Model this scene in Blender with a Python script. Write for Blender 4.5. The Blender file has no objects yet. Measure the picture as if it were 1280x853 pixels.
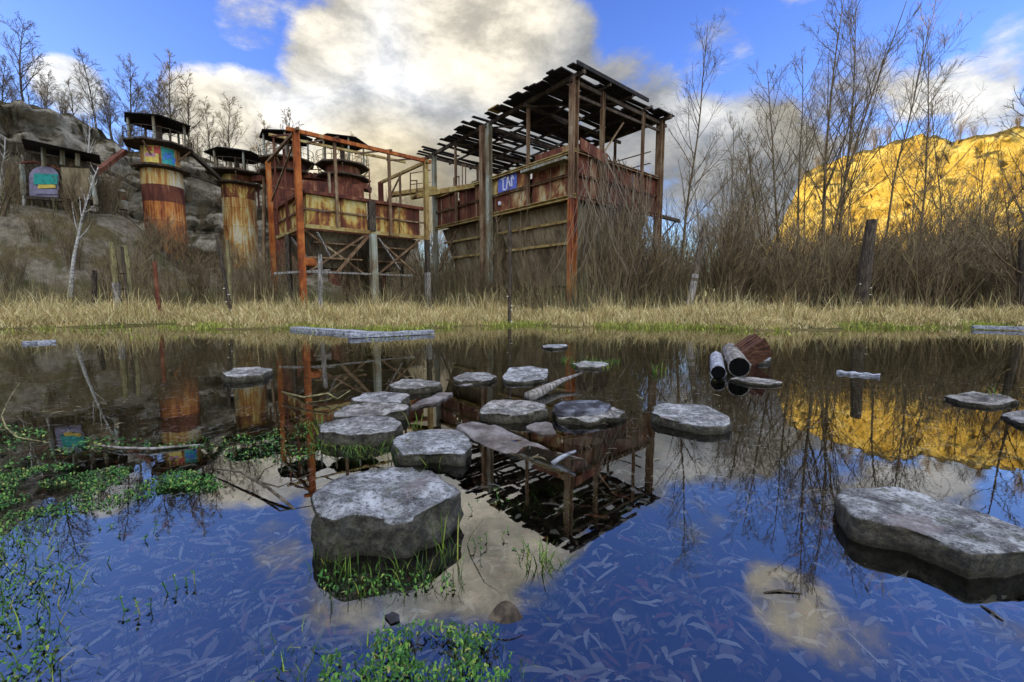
import bpy, math, random
import numpy as np
from mathutils import Vector, noise as mn
R = math.radians
rnd = random.Random(7)
S = bpy.context.scene
COL = S.collection

# ------------------------------------------------------------------ camera
FPX, PITCH, CAMH = 540.0, R(5.7), 0.8
cp, sp = math.cos(PITCH), math.sin(PITCH)
def ray(x, y):
    u = 426.5 - y
    return Vector((x - 640.0, u * sp + FPX * cp, u * cp - FPX * sp))
def atY(x, y, Y):
    d = ray(x, y); return d * (Y / d.y) + Vector((0, 0, CAMH))
def atZ(x, y, z):
    d = ray(x, y); return d * ((z - CAMH) / d.z) + Vector((0, 0, CAMH))
cam = bpy.data.cameras.new('camera'); co = bpy.data.objects.new('camera', cam); COL.objects.link(co)
cam.sensor_width = 36; cam.lens = FPX / 1280 * 36; cam.clip_start = 0.05; cam.clip_end = 8000
co.location = (0, 0, CAMH); co.rotation_euler = (math.pi / 2 - PITCH, 0, 0)
S.camera = co

# ------------------------------------------------------------------ node helpers
class NT:
    def __init__(s, tree): s.t = tree; s.n = tree.nodes; s.l = tree.links
    def new(s, typ, **kw):
        n = s.n.new(typ)
        for k, v in kw.items(): setattr(n, k, v)
        return n
    def put(s, sock, v):
        if isinstance(v, bpy.types.NodeSocket): s.l.new(v, sock)
        elif v is not None:
            if isinstance(v, (tuple, list)) and len(v) == 3 and sock.type == 'RGBA': v = (*v, 1)
            sock.default_value = v
    def math(s, op, a, b=None, c=None, clamp=False):
        n = s.new('ShaderNodeMath', operation=op); n.use_clamp = clamp
        for i, v in enumerate((a, b, c)):
            if v is not None: s.put(n.inputs[i], v)
        return n.outputs[0]
    def vmath(s, op, a, b=None):
        n = s.new('ShaderNodeVectorMath', operation=op); s.put(n.inputs[0], a)
        if b is not None: s.put(n.inputs[1], b)
        return n.outputs['Value'] if op == 'DOT_PRODUCT' else n.outputs[0]
    def mix(s, f, a, b, blend='MIX'):
        n = s.new('ShaderNodeMix', data_type='RGBA', blend_type=blend); s.put(n.inputs[0], f); s.put(n.inputs[6], a); s.put(n.inputs[7], b)
        return n.outputs[2]
    def ramp(s, f, stops, interp='LINEAR'):
        n = s.new('ShaderNodeValToRGB'); r = n.color_ramp; r.interpolation = interp
        while len(r.elements) < len(stops): r.elements.new(0.5)
        for e, (p, c) in zip(r.elements, stops): e.position = p; e.color = (*c, 1) if len(c) == 3 else c
        s.put(n.inputs[0], f); return n.outputs[0]
    def step(s, v, a, b, lo=0.0, hi=1.0):
        n = s.new('ShaderNodeMapRange', interpolation_type='SMOOTHSTEP'); s.put(n.inputs[0], v)
        for i, q in enumerate((a, b, lo, hi)): n.inputs[i + 1].default_value = q
        return n.outputs[0]
    def noise(s, vec, scale, detail=6, rough=0.55, dist=0.0):
        n = s.new('ShaderNodeTexNoise'); s.put(n.inputs['Vector'], vec)
        n.inputs['Scale'].default_value = scale; n.inputs['Detail'].default_value = detail
        n.inputs['Roughness'].default_value = rough; n.inputs['Distortion'].default_value = dist
        return n.outputs[0]
    def scaled(s, vec, sc):
        n = s.new('ShaderNodeMapping'); s.put(n.inputs[0], vec); n.inputs['Scale'].default_value = sc; return n.outputs[0]
MATS = {}
def newmat(name):
    m = bpy.data.materials.new(name); m.use_nodes = True
    t = NT(m.node_tree); b = m.node_tree.nodes['Principled BSDF']; MATS[name] = m
    return m, t, b
def pos(t): return t.new('ShaderNodeNewGeometry').outputs['Position']
def bump(t, b, h, dist, strength=1.0):
    n = t.new('ShaderNodeBump'); n.inputs['Distance'].default_value = dist; n.inputs['Strength'].default_value = strength
    t.put(n.inputs['Height'], h); t.l.new(n.outputs[0], b.inputs['Normal'])

def rustmat(name, stops, scale=1.6, streak=0.35, rough=0.85, bd=0.012, edge=None):
    m, t, b = newmat(name); p = pos(t)
    n1 = t.noise(t.scaled(p, (1, 1, 0.55)), scale, 9, 0.65, 0.6)
    n2 = t.noise(t.scaled(p, (9, 9, 0.5)), 1.0, 5, 0.6)
    f = t.math('ADD', t.math('MULTIPLY', n1, 1 - streak), t.math('MULTIPLY', n2, streak))
    f = t.step(f, 0.3, 0.7)
    c = t.ramp(f, stops)
    n3 = t.noise(p, 26, 5, 0.7)
    c = t.mix(t.step(n3, 0.5, 0.75, 0, 0.55), c, (0.035, 0.016, 0.01))
    t.put(b.inputs['Base Color'], c); b.inputs['Roughness'].default_value = rough
    b.inputs['Specular IOR Level'].default_value = 0.25
    bump(t, b, t.math('ADD', n1, t.math('MULTIPLY', n3, 0.3)), bd)
    return m
rust_red = rustmat('rust_dark_red', [(0, (.035, .012, .009)), (.4, (.09, .026, .016)), (.7, (.15, .05, .026)), (1, (.26, .15, .08))])
rust_org = rustmat('rust_orange', [(0, (.08, .025, .012)), (.4, (.26, .065, .016)), (.75, (.4, .125, .028)), (1, (.36, .22, .09))], 2.5, .3)
rust_yel = rustmat('rust_yellow_paint', [(0, (.05, .018, .012)), (.36, (.14, .045, .022)), (.52, (.27, .12, .035)), (.64, (.42, .29, .07)), (.82, (.5, .42, .19)), (1, (.48, .46, .36))], 1.1, .25)
rust_pan = rustmat('rust_painted_panel', [(0, (.05, .018, .012)), (.4, (.14, .042, .024)), (.56, (.25, .12, .05)), (.72, (.4, .3, .14)), (.9, (.46, .42, .32)), (1, (.5, .48, .42))], 1.3, .25)
steel_gr = rustmat('weathered_green_steel', [(0, (.1, .06, .035)), (.4, (.2, .17, .11)), (.7, (.27, .29, .24)), (1, (.36, .4, .38))], 2.0, .4)
steel_br = rustmat('brown_steel', [(0, (.05, .025, .015)), (.45, (.15, .085, .045)), (.8, (.24, .17, .1)), (1, (.33, .29, .2))], 2.5, .4)
flange_m = rustmat('mossy_flange', [(0, (.12, .06, .025)), (.45, (.3, .2, .07)), (.8, (.36, .3, .12)), (1, (.42, .4, .25))], 2.5, .2)
rust_silo = rustmat('silo_rust', [(0, (.04, .014, .012)), (.35, (.13, .035, .02)), (.55, (.3, .09, .025)), (.8, (.46, .18, .04)), (1, (.5, .33, .16))], .9, .5)
rust_pale = rustmat('silo_pale_paint', [(0, (.12, .04, .016)), (.35, (.34, .15, .04)), (.55, (.44, .31, .1)), (.75, (.46, .41, .27)), (1, (.55, .52, .46))], 1.0, .55)
dark_roof = rustmat('dark_roof_sheet', [(0, (.008, .007, .008)), (.5, (.016, .014, .015)), (1, (.045, .04, .036))], 2.0, .3)
steel_dk = rustmat('dark_steel', [(0, (.02, .014, .01)), (.5, (.06, .042, .03)), (1, (.13, .1, .07))], 2.5, .3)
dark_plate = rustmat('dark_hopper_plate', [(0, (.03, .022, .015)), (.5, (.09, .068, .042)), (1, (.19, .16, .1))], 1.2, .35)
conc_old = rustmat('dirty_hopper_plate', [(0, (.06, .04, .025)), (.4, (.16, .12, .07)), (.7, (.25, .2, .12)), (1, (.32, .29, .2))], 1.2, .35)

def woodmat(name, stops, axis=(1, 1, 1), scale=6):
    m, t, b = newmat(name); tc = t.new('ShaderNodeTexCoord').outputs['Object']
    n = t.noise(t.scaled(tc, axis), scale, 8, .65, .4); n2 = t.noise(tc, scale * 4, 4, .6)
    t.put(b.inputs['Base Color'], t.mix(t.step(n2, .45, .7, 0, .5), t.ramp(t.step(n, .3, .7), stops), (.03, .024, .02)))
    b.inputs['Roughness'].default_value = .85; b.inputs['Specular IOR Level'].default_value = .2
    bump(t, b, t.math('ADD', n, t.math('MULTIPLY', n2, .4)), .01)
    return m
wood_grey = woodmat('grey_wood', [(0, (.07, .06, .055)), (.5, (.2, .18, .16)), (1, (.4, .38, .36))], (4, 4, .6))
wood_wet = woodmat('wet_board', [(0, (.1, .1, .12)), (.5, (.28, .29, .33)), (1, (.5, .52, .58))], (1, 4, 4))
wood_dark = woodmat('dark_wood', [(0, (.015, .012, .01)), (.5, (.05, .038, .028)), (1, (.13, .1, .07))], (4, 4, .6))
wood_moss = woodmat('mossy_wood', [(0, (.06, .05, .03)), (.5, (.19, .16, .08)), (1, (.3, .28, .12))], (4, 4, .6))
wood_red = woodmat('red_brown_wood', [(0, (.03, .013, .009)), (.5, (.085, .034, .02)), (1, (.16, .08, .045))], (1, 8, 2), 8)
bark = woodmat('bark', [(0, (.03, .024, .018)), (.5, (.09, .07, .05)), (1, (.19, .16, .11))], (4, 4, .5))
bark_warm = woodmat('willow_bark', [(0, (.04, .028, .015)), (.5, (.12, .085, .045)), (1, (.24, .17, .09))], (4, 4, .5))
birch_bark = woodmat('birch_bark', [(0, (.12, .1, .08)), (.4, (.38, .36, .32)), (1, (.62, .6, .55))], (2, 2, 3), 4)
def islandmat(name, stops, rough=.7, trans=0.0, interp='LINEAR', spec=.2):
    m, t, b = newmat(name); r = t.new('ShaderNodeNewGeometry').outputs['Random Per Island']
    t.put(b.inputs['Base Color'], t.ramp(r, stops, interp)); b.inputs['Roughness'].default_value = rough
    b.inputs['Specular IOR Level'].default_value = spec
    return m
grass_dry = islandmat('dry_grass', [(0, (.16, .1, .035)), (.3, (.38, .27, .1)), (.55, (.6, .48, .23)), (.8, (.74, .64, .36)), (.92, (.4, .37, .13)), (1, (.2, .22, .05))])
grass_grn = islandmat('shore_grass', [(0, (.1, .13, .02)), (.5, (.22, .27, .035)), (.85, (.34, .36, .06)), (1, (.45, .38, .14))])
reed_m = islandmat('dry_reed', [(0, (.035, .03, .015)), (.4, (.11, .085, .045)), (.75, (.24, .2, .11)), (1, (.1, .12, .04))])
twig_m = islandmat('twigs', [(0, (.06, .045, .03)), (.5, (.16, .12, .07)), (.85, (.27, .21, .12)), (1, (.2, .19, .07))])
leaf_m = islandmat('sunken_leaf', [(0, (.06, .03, .018)), (.25, (.2, .12, .065)), (.42, (.62, .55, .46)), (.55, (.34, .1, .035)), (.66, (.16, .09, .045)), (.8, (.72, .68, .62)), (.9, (.45, .38, .28)), (1, (.25, .22, .07))])
weed_m = islandmat('water_weed', [(0, (.012, .04, .008)), (.45, (.035, .11, .02)), (.75, (.07, .18, .03)), (.9, (.14, .24, .04)), (1, (.26, .22, .07))], .5)
wgrass_m = islandmat('water_grass', [(0, (.02, .05, .008)), (.5, (.06, .13, .015)), (.85, (.15, .22, .025)), (1, (.32, .28, .07))], .5)
shrub_m = islandmat('shrub_twigs', [(0, (.025, .018, .013)), (.35, (.1, .072, .04)), (.7, (.19, .14, .075)), (.9, (.28, .21, .12)), (1, (.15, .14, .04))])
creep_m = islandmat('dead_creeper_stems', [(0, (.05, .04, .03)), (.5, (.13, .105, .075)), (1, (.24, .2, .15))])
fungus_m = islandmat('fungus', [(0, (.6, .57, .5)), (1, (.75, .72, .66))])

def stonemat():
    m, t, b = newmat('lichen_concrete'); p = pos(t)
    n1 = t.noise(p, 7, 9, .7, .3); n2 = t.noise(p, 60, 6, .75); n3 = t.noise(p, 18, 5, .6)
    n4 = t.noise(p, 130, 4, .8)
    c = t.ramp(t.step(t.math('ADD', t.math('MULTIPLY', n1, .65), t.math('MULTIPLY', n3, .35)), .36, .64), [(0, (.08, .075, .075)), (.4, (.23, .225, .22)), (.7, (.44, .435, .43)), (1, (.6, .6, .6))])
    c = t.mix(t.step(n2, .49, .6, 0, .8), c, (.05, .045, .045))
    c = t.mix(t.step(n4, .55, .64, 0, .7), c, (.62, .62, .63))
    c = t.mix(t.step(n3, .6, .68, 0, .45), c, (.6, .6, .6))
    c = t.mix(t.step(t.noise(p, 4.1, 3, .5), .6, .66, 0, .5), c, (.33, .27, .26))
    nz = t.new('ShaderNodeSeparateXYZ'); t.put(nz.inputs[0], t.new('ShaderNodeNewGeometry').outputs['Normal'])
    pz = t.new('ShaderNodeSeparateXYZ'); t.put(pz.inputs[0], p)
    side = t.step(nz.outputs[2], .45, .85, 1, 0)
    mossn = t.ramp(t.noise(p, 28, 6, .7), [(.28, (.012, .01, .007)), (.46, (.035, .03, .02)), (.58, (.1, .088, .055)), (.7, (.17, .16, .12)), (.8, (.06, .065, .015))])
    c = t.mix(t.math('MULTIPLY', side, .9), c, mossn)
    oi = t.new('ShaderNodeObjectInfo').outputs['Random']
    c = t.mix(1.0, c, t.ramp(oi, [(0, (.82, .8, .78)), (.3, (1.0, .95, .87)), (.6, (.95, 1.0, 1.08)), (1, (1.12, 1.1, 1.06))]), 'MULTIPLY')
    gm = t.math('MULTIPLY', t.step(t.noise(p, 11, 6, .7), .56, .64), t.step(oi, .2, .9, .15, .6)); c = t.mix(gm, c, (.075, .085, .025))
    wet = t.step(t.math('ADD', pz.outputs[2], t.math('MULTIPLY', n1, .03)), .02, .05, .7, 0)
    c = t.mix(wet, c, (.03, .026, .014))
    t.put(b.inputs['Base Color'], c); b.inputs['Roughness'].default_value = .9; b.inputs['Specular IOR Level'].default_value = .25
    bump(t, b, t.math('ADD', n1, t.math('ADD', t.math('MULTIPLY', n2, .45), t.math('MULTIPLY', n3, .4))), .05)
    return m
stone_m = stonemat()
def slabmat():
    m, t, b = newmat('broken_slab'); p = pos(t)
    n1 = t.noise(p, 5, 8, .7); n2 = t.noise(p, 50, 5, .7)
    c = t.ramp(t.step(n1, .3, .7), [(0, (.04, .032, .026)), (.5, (.11, .09, .08)), (1, (.24, .22, .22))])
    c = t.mix(t.step(n2, .5, .7, 0, .6), c, (.07, .06, .05))
    pz = t.new('ShaderNodeSeparateXYZ'); t.put(pz.inputs[0], p)
    c = t.mix(t.step(pz.outputs[2], -.03, .01, .85, 0), c, (.14, .1, .035))
    t.put(b.inputs['Base Color'], c); b.inputs['Roughness'].default_value = .8
    bump(t, b, t.math('ADD', n1, t.math('MULTIPLY', n2, .3)), .02); return m
slab_m = slabmat()
def groundmat():
    m, t, b = newmat('ground'); p = pos(t); s = t.new('ShaderNodeSeparateXYZ'); t.put(s.inputs[0], p)
    n1 = t.noise(p, .5, 8, .65); n2 = t.noise(p, 6, 8, .7); n3 = t.noise(p, 45, 5, .7)
    dry = t.ramp(n2, [(.3, (.06, .045, .025)), (.5, (.14, .11, .05)), (.7, (.2, .17, .07))])
    c = t.mix(t.step(n1, .45, .65), dry, (.06, .07, .02))
    mud = t.ramp(n2, [(.3, (.025, .018, .012)), (.5, (.055, .04, .026)), (.7, (.085, .065, .04))])
    mud = t.mix(t.step(n3, .5, .7, 0, .6), mud, (.13, .1, .06))
    mud = t.mix(t.step(s.outputs[1], 2.0, 4.0, 0, .85), mud, t.ramp(n2, [(.3, (.09, .07, .02)), (.55, (.26, .19, .06)), (.75, (.15, .16, .035))]))
    c = t.mix(t.step(s.outputs[2], -.03, .05), mud, c)
    sl_ = t.math('MULTIPLY', t.step(s.outputs[2], .8, 1.8), t.step(t.noise(p, .9, 7, .7), .4, .56))
    c = t.mix(sl_, c, t.ramp(t.noise(p, 2.2, 9, .75), [(.35, (.08, .065, .05)), (.5, (.26, .22, .16)), (.68, (.45, .4, .31))]))
    c = t.mix(t.math('MULTIPLY', t.step(s.outputs[2], .5, 1.2), .6), c, t.mix(.5, c, (.06, .045, .03)))
    t.put(b.inputs['Base Color'], c); b.inputs['Roughness'].default_value = .95; b.inputs['Specular IOR Level'].default_value = .1
    bump(t, b, t.math('ADD', n2, n3), .06); return m
ground_m = groundmat()
def rockmat(name, stops, veg, sc, vegf):
    m, t, b = newmat(name); p = pos(t)
    n1 = t.noise(t.scaled(p, (1, 1, 1.8)), sc, 10, .72, .6); n2 = t.noise(t.scaled(p, (1, 1, .3)), sc * 3, 9, .72, .8); n3 = t.noise(p, sc * 11, 8, .75); n4 = t.noise(t.scaled(p, (.5, .5, 3.5)), sc * 2.2, 6, .65, .5)
    f = t.math('ADD', t.math('MULTIPLY', n1, .5), t.math('ADD', t.math('MULTIPLY', n4, .28), t.math('MULTIPLY', n3, .22)))
    c = t.ramp(t.step(f, .36, .64), stops)
    c = t.mix(t.step(n3, .52, .68, 0, .5), c, tuple(v * .32 for v in stops[1][1]))
    c = t.mix(t.step(t.noise(p, sc * 30, 5, .7), .54, .66, 0, .5), c, stops[-1][1])
    nz = t.new('ShaderNodeSeparateXYZ'); t.put(nz.inputs[0], t.new('ShaderNodeNewGeometry').outputs['Normal'])
    f = t.math('ADD', t.step(n2, vegf, vegf + .08, 0, .85), t.step(nz.outputs[2], .5, .8), clamp=True)
    c = t.mix(f, c, t.ramp(t.noise(p, sc * 16, 6, .7), [(.38, tuple(v * .3 for v in veg)), (.62, veg)]))
    t.put(b.inputs['Base Color'], c); b.inputs['Roughness'].default_value = .95; b.inputs['Specular IOR Level'].default_value = .1
    bump(t, b, t.math('ADD', n1, t.math('ADD', t.math('MULTIPLY', n3, .5), t.math('MULTIPLY', n2, .5))), 1.3); return m
cliff_m = rockmat('cliff_rock', [(0, (.17, .145, .105)), (.35, (.42, .37, .28)), (.65, (.62, .56, .44)), (1, (.74, .69, .57))], (.15, .12, .065), .22, .6)
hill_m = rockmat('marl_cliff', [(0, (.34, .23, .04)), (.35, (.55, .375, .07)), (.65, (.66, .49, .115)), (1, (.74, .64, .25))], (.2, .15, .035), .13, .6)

def watermat():
    m = bpy.data.materials.new('pond_water'); m.use_nodes = True; t = NT(m.node_tree); t.n.remove(t.n['Principled BSDF'])
    out = t.n['Material Output']
    fr = t.new('ShaderNodeFresnel'); fr.inputs[0].default_value = 2.75
    tr = t.new('ShaderNodeBsdfTransparent'); tr.inputs[0].default_value = (.84, .9, .95, 1)
    gl = t.new('ShaderNodeBsdfGlossy'); gl.inputs['Roughness'].default_value = .0; gl.inputs['Color'].default_value = (1, 1, 1, 1)
    p = pos(t); h = t.noise(t.scaled(p, (1, .6, 1)), 3.0, 3, .5); h2 = t.noise(p, 14, 2, .5)
    bm = t.new('ShaderNodeBump'); bm.inputs['Distance'].default_value = .0006; t.put(bm.inputs['Height'], t.math('ADD', h, t.math('MULTIPLY', h2, .12)))
    t.l.new(bm.outputs[0], gl.inputs['Normal']); t.l.new(bm.outputs[0], fr.inputs['Normal'])
    mx = t.new('ShaderNodeMixShader'); t.l.new(fr.outputs[0], mx.inputs[0]); t.l.new(tr.outputs[0], mx.inputs[1]); t.l.new(gl.outputs[0], mx.inputs[2])
    t.l.new(mx.outputs[0], out.inputs[0]); return m
water_m = watermat()
def plain(name, c, rough=.7, sc=20, amt=.4):
    m, t, b = newmat(name); n = t.noise(pos(t), sc, 6, .65)
    t.put(b.inputs['Base Color'], t.mix(t.step(n, .4, .65, 0, amt), c, tuple(v * .35 for v in c))); b.inputs['Roughness'].default_value = rough
    return m
paint_blue = plain('blue_spray_paint', (.1, .14, .5), .6); paint_white = plain('white_spray_paint', (.6, .62, .75), .6, 20, .2)
paint_teal = plain('teal_spray_paint', (.02, .33, .3), .6, 6, .5); paint_yel = plain('yellow_spray_paint', (.65, .5, .1), .6, 6)
paint_pink = plain('pink_spray_paint', (.55, .25, .35), .6, 6); paint_redp = plain('red_spray_paint', (.5, .06, .04), .6, 6)
paint_cob = plain('cobalt_spray_paint', (.05, .2, .6), .6, 12); paint_vio = plain('violet_wash_paint', (.25, .23, .34), .7, 4)
black_m = plain('charred_black', (.006, .006, .006), 1.0); black_m.node_tree.nodes['Principled BSDF'].inputs['Specular IOR Level'].default_value = 0

# ------------------------------------------------------------------ mesh builder
LOC = {}
class MB:
    def __init__(s): s.V = []; s.F = []
    def add(s, V, F):
        o = len(s.V); s.V.extend(V); s.F.extend([tuple(i + o for i in f) for f in F]); return s
    def box(s, c, u, v, w):
        c, u, v, w = map(Vector, (c, u, v, w))
        P = [c + u * a + v * b + w * d for a, b, d in ((-1, -1, -1), (1, -1, -1), (1, 1, -1), (-1, 1, -1), (-1, -1, 1), (1, -1, 1), (1, 1, 1), (-1, 1, 1))]
        return s.add(P, [(3, 2, 1, 0), (4, 5, 6, 7), (0, 1, 5, 4), (1, 2, 6, 5), (2, 3, 7, 6), (3, 0, 4, 7)])
    def frame(s, p0, p1, up):
        d = (Vector(p1) - Vector(p0)).normalized(); up = Vector(up)
        if abs(d.dot(up.normalized())) > .97: up = Vector((1, 0, 0)) if abs(d.x) < .9 else Vector((0, 1, 0))
        x = d.cross(up).normalized(); return d, x, x.cross(d).normalized()
    def bar(s, p0, p1, w, h=None, up=(0, 0, 1)):
        h = h or w; p0, p1 = Vector(p0), Vector(p1); d, x, y = s.frame(p0, p1, up)
        return s.box((p0 + p1) / 2, (p1 - p0) / 2, x * w / 2, y * h / 2)
    def ibeam(s, p0, p1, w, h, up=(0, 0, 1), tk=.16):
        p0, p1 = Vector(p0), Vector(p1); d, x, y = s.frame(p0, p1, up); t = w * tk
        pr = [(-w, -h), (w, -h), (w, -h + 2 * t), (t, -h + 2 * t), (t, h - 2 * t), (w, h - 2 * t), (w, h), (-w, h), (-w, h - 2 * t), (-t, h - 2 * t), (-t, -h + 2 * t), (-w, -h + 2 * t)]
        n = 12; V = [p + x * a / 2 + y * b / 2 for p in (p0, p1) for a, b in pr]
        return s.add(V, [tuple(range(n))[::-1], tuple(range(n, 2 * n))] + [(i, (i + 1) % n, n + (i + 1) % n, n + i) for i in range(n)])
    def tube(s, pts, rads, n=6, cap=True):
        pts = [Vector(p) for p in pts]; V = []; m = len(pts); x = None
        for i, p in enumerate(pts):
            d = (pts[min(i + 1, m - 1)] - pts[max(i - 1, 0)])
            d = d.normalized() if d.length > 1e-9 else Vector((0, 0, 1))
            if x is None:
                x = d.orthogonal().normalized()
            else:
                x = x - d * x.dot(d); x = x.normalized() if x.length > 1e-6 else d.orthogonal().normalized()
            y = d.cross(x); r = rads[i] if not isinstance(rads, (int, float)) else rads
            for k in range(n):
                a = 2 * math.pi * k / n; V.append(p + x * (r * math.cos(a)) + y * (r * math.sin(a)))
        F = [(i * n + k, i * n + (k + 1) % n, (i + 1) * n + (k + 1) % n, (i + 1) * n + k) for i in range(m - 1) for k in range(n)]
        if cap: F += [tuple(range(n))[::-1], tuple(range((m - 1) * n, m * n))]
        return s.add(V, F)
    def lathe(s, c, prof, n=24, a0=0):
        c = Vector(c); V = [c + Vector((r * math.cos(a0 + 2 * math.pi * k / n), r * math.sin(a0 + 2 * math.pi * k / n), z)) for r, z in prof for k in range(n)]
        m = len(prof); F = [(i * n + k, i * n + (k + 1) % n, (i + 1) * n + (k + 1) % n, (i + 1) * n + k) for i in range(m - 1) for k in range(n)]
        F += [tuple(range(n))[::-1], tuple(range((m - 1) * n, m * n))]
        return s.add(V, F)
    def build(s, name, mat, parent=None, loc=None, smooth=False):
        base = Vector(LOC[parent.name]) if parent else Vector((0, 0, 0))
        loc = Vector(loc) if loc is not None else (base.copy() if parent else Vector((0, 0, 0)))
        me = bpy.data.meshes.new(name); me.from_pydata([tuple(Vector(v) - loc) for v in s.V], [], s.F); me.update()
        o = bpy.data.objects.new(name, me); COL.objects.link(o); me.materials.append(mat)
        if smooth: me.polygons.foreach_set('use_smooth', [True] * len(me.polygons))
        if parent: o.parent = parent; o.location = loc - base
        else: o.location = loc
        LOC[o.name] = loc
        return o
def tag(o, label=None, cat=None, group=None, kind=None):
    for k, v in (('label', label), ('category', cat), ('group', group), ('kind', kind)):
        if v: o[k] = v
    return o
def thing(name, loc, label, cat, group=None):
    o = bpy.data.objects.new(name, None); COL.objects.link(o); o.location = loc; LOC[o.name] = Vector(loc); o.empty_display_size = .2
    return tag(o, label, cat, group)
def copy_thing(o, loc, rz, sc, label=None, group=None):
    c = o.copy(); COL.objects.link(c); c.location = loc; c.rotation_euler = (0, 0, rz); c.scale = (sc, sc, sc); LOC[c.name] = Vector(loc)
    if label: c['label'] = label
    if group: c['group'] = group
    for ch in o.children:
        d = ch.copy(); COL.objects.link(d); d.parent = c
    return c
def npmesh(name, V, quads, tris, mat, smooth=False):
    me = bpy.data.meshes.new(name); nq, ntr = len(quads), len(tris)
    me.vertices.add(len(V)); me.vertices.foreach_set('co', np.asarray(V, np.float32).ravel())
    li = np.concatenate([np.asarray(quads, np.int32).ravel(), np.asarray(tris, np.int32).ravel()]) if ntr else np.asarray(quads, np.int32).ravel()
    me.loops.add(len(li)); me.loops.foreach_set('vertex_index', li)
    st = np.concatenate([np.arange(nq) * 4, nq * 4 + np.arange(ntr) * 3]).astype(np.int32)
    me.polygons.add(nq + ntr); me.polygons.foreach_set('loop_start', st)
    me.update(calc_edges=True); me.validate()
    if smooth: me.polygons.foreach_set('use_smooth', [True] * len(me.polygons))
    o = bpy.data.objects.new(name, me); COL.objects.link(o); me.materials.append(mat); return o

# ------------------------------------------------------------------ terrain
def ss(a, b, v):
    t = np.clip((v - a) / (b - a), 0, 1); return t * t * (3 - 2 * t)
def shore(x): return 11.7 + .75 * np.sin(x * .55 + 1) + .4 * np.sin(x * 1.3 + 2) + .3 * np.sin(x * 2.9) + .9 * ss(2, 14, x) * 0 - .8 * ss(-4, -12, -x) * 0 - .02 * np.abs(x)
def gh(x, y):
    x = np.asarray(x, float); y = np.asarray(y, float)
    d = y - shore(x)
    bed = -.1 - .16 * ss(0, 5, -d) * ss(.5, 4, y)
    bed = bed + .014 * np.sin(x * 4.1 + y * 2.3) + .01 * np.sin(y * 6.7 - x * 3.1)
    bank = .03 + .16 * ss(0, 2.5, d) + .25 * ss(4, 14, d) + .02 * np.sin(x * 2.1) * np.sin(y * 1.7)
    z = np.where(d < 0, bed + (bank - bed) * ss(-.6, 0, d) , bank)
    back = ss(-.4, -1.6, y) if False else ss(.4, 1.6, -y)
    z = z * (1 - back) + .35 * back
    side = ss(24, 27, np.abs(x)); z = np.where(d < 0, z * (1 - side) + .3 * side, z)
    w = -.75 * x + .66 * y
    z = z + 2.3 * ss(23, 33, w) * ss(6, 12, -x)
    z = z + 2.9 * ss(8.0, 3.5, np.hypot(x + 24.5, y - 20.5)) if False else z + 2.7 * (1 - ss(2.6, 6.0, np.hypot(x + 23.6, (y - 22.3))))
    return z
def ghv(x, y): return float(gh(x, y))
def axis(lo, hi, fine, far):
    c = np.arange(lo, hi + 1e-6, fine); g = []; v = hi; st = fine
    while v < far: st *= 1.35; v += st; g.append(v)
    h = []; v = lo; st = fine
    while v > -far: st *= 1.35; v -= st; h.append(v)
    return np.array(h[::-1] + list(c) + g)
gx, gy = axis(-32, 32, .4, 3500), axis(-3, 40, .35, 3500)
X, Y = np.meshgrid(gx, gy); Z = gh(X, Y)
nx, ny = len(gx), len(gy); I = np.arange(nx * ny).reshape(ny, nx)
q = np.stack([I[:-1, :-1], I[:-1, 1:], I[1:, 1:], I[1:, :-1]], -1).reshape(-1, 4)
g = npmesh('ground', np.stack([X, Y, Z], -1).reshape(-1, 3), q, [], ground_m, True); tag(g, 'muddy pond bed and grassy quarry floor', None, None, 'structure')
wm = MB(); NXW = 24
wm.add([(-27, -1.2, 0), (27, -1.2, 0), (27, 13.2, 0), (-27, 13.2, 0)], [(0, 1, 2, 3)])
tag(wm.build('water', water_m), 'still shallow pond reflecting sky and ruins', None, None, 'structure')

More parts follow.
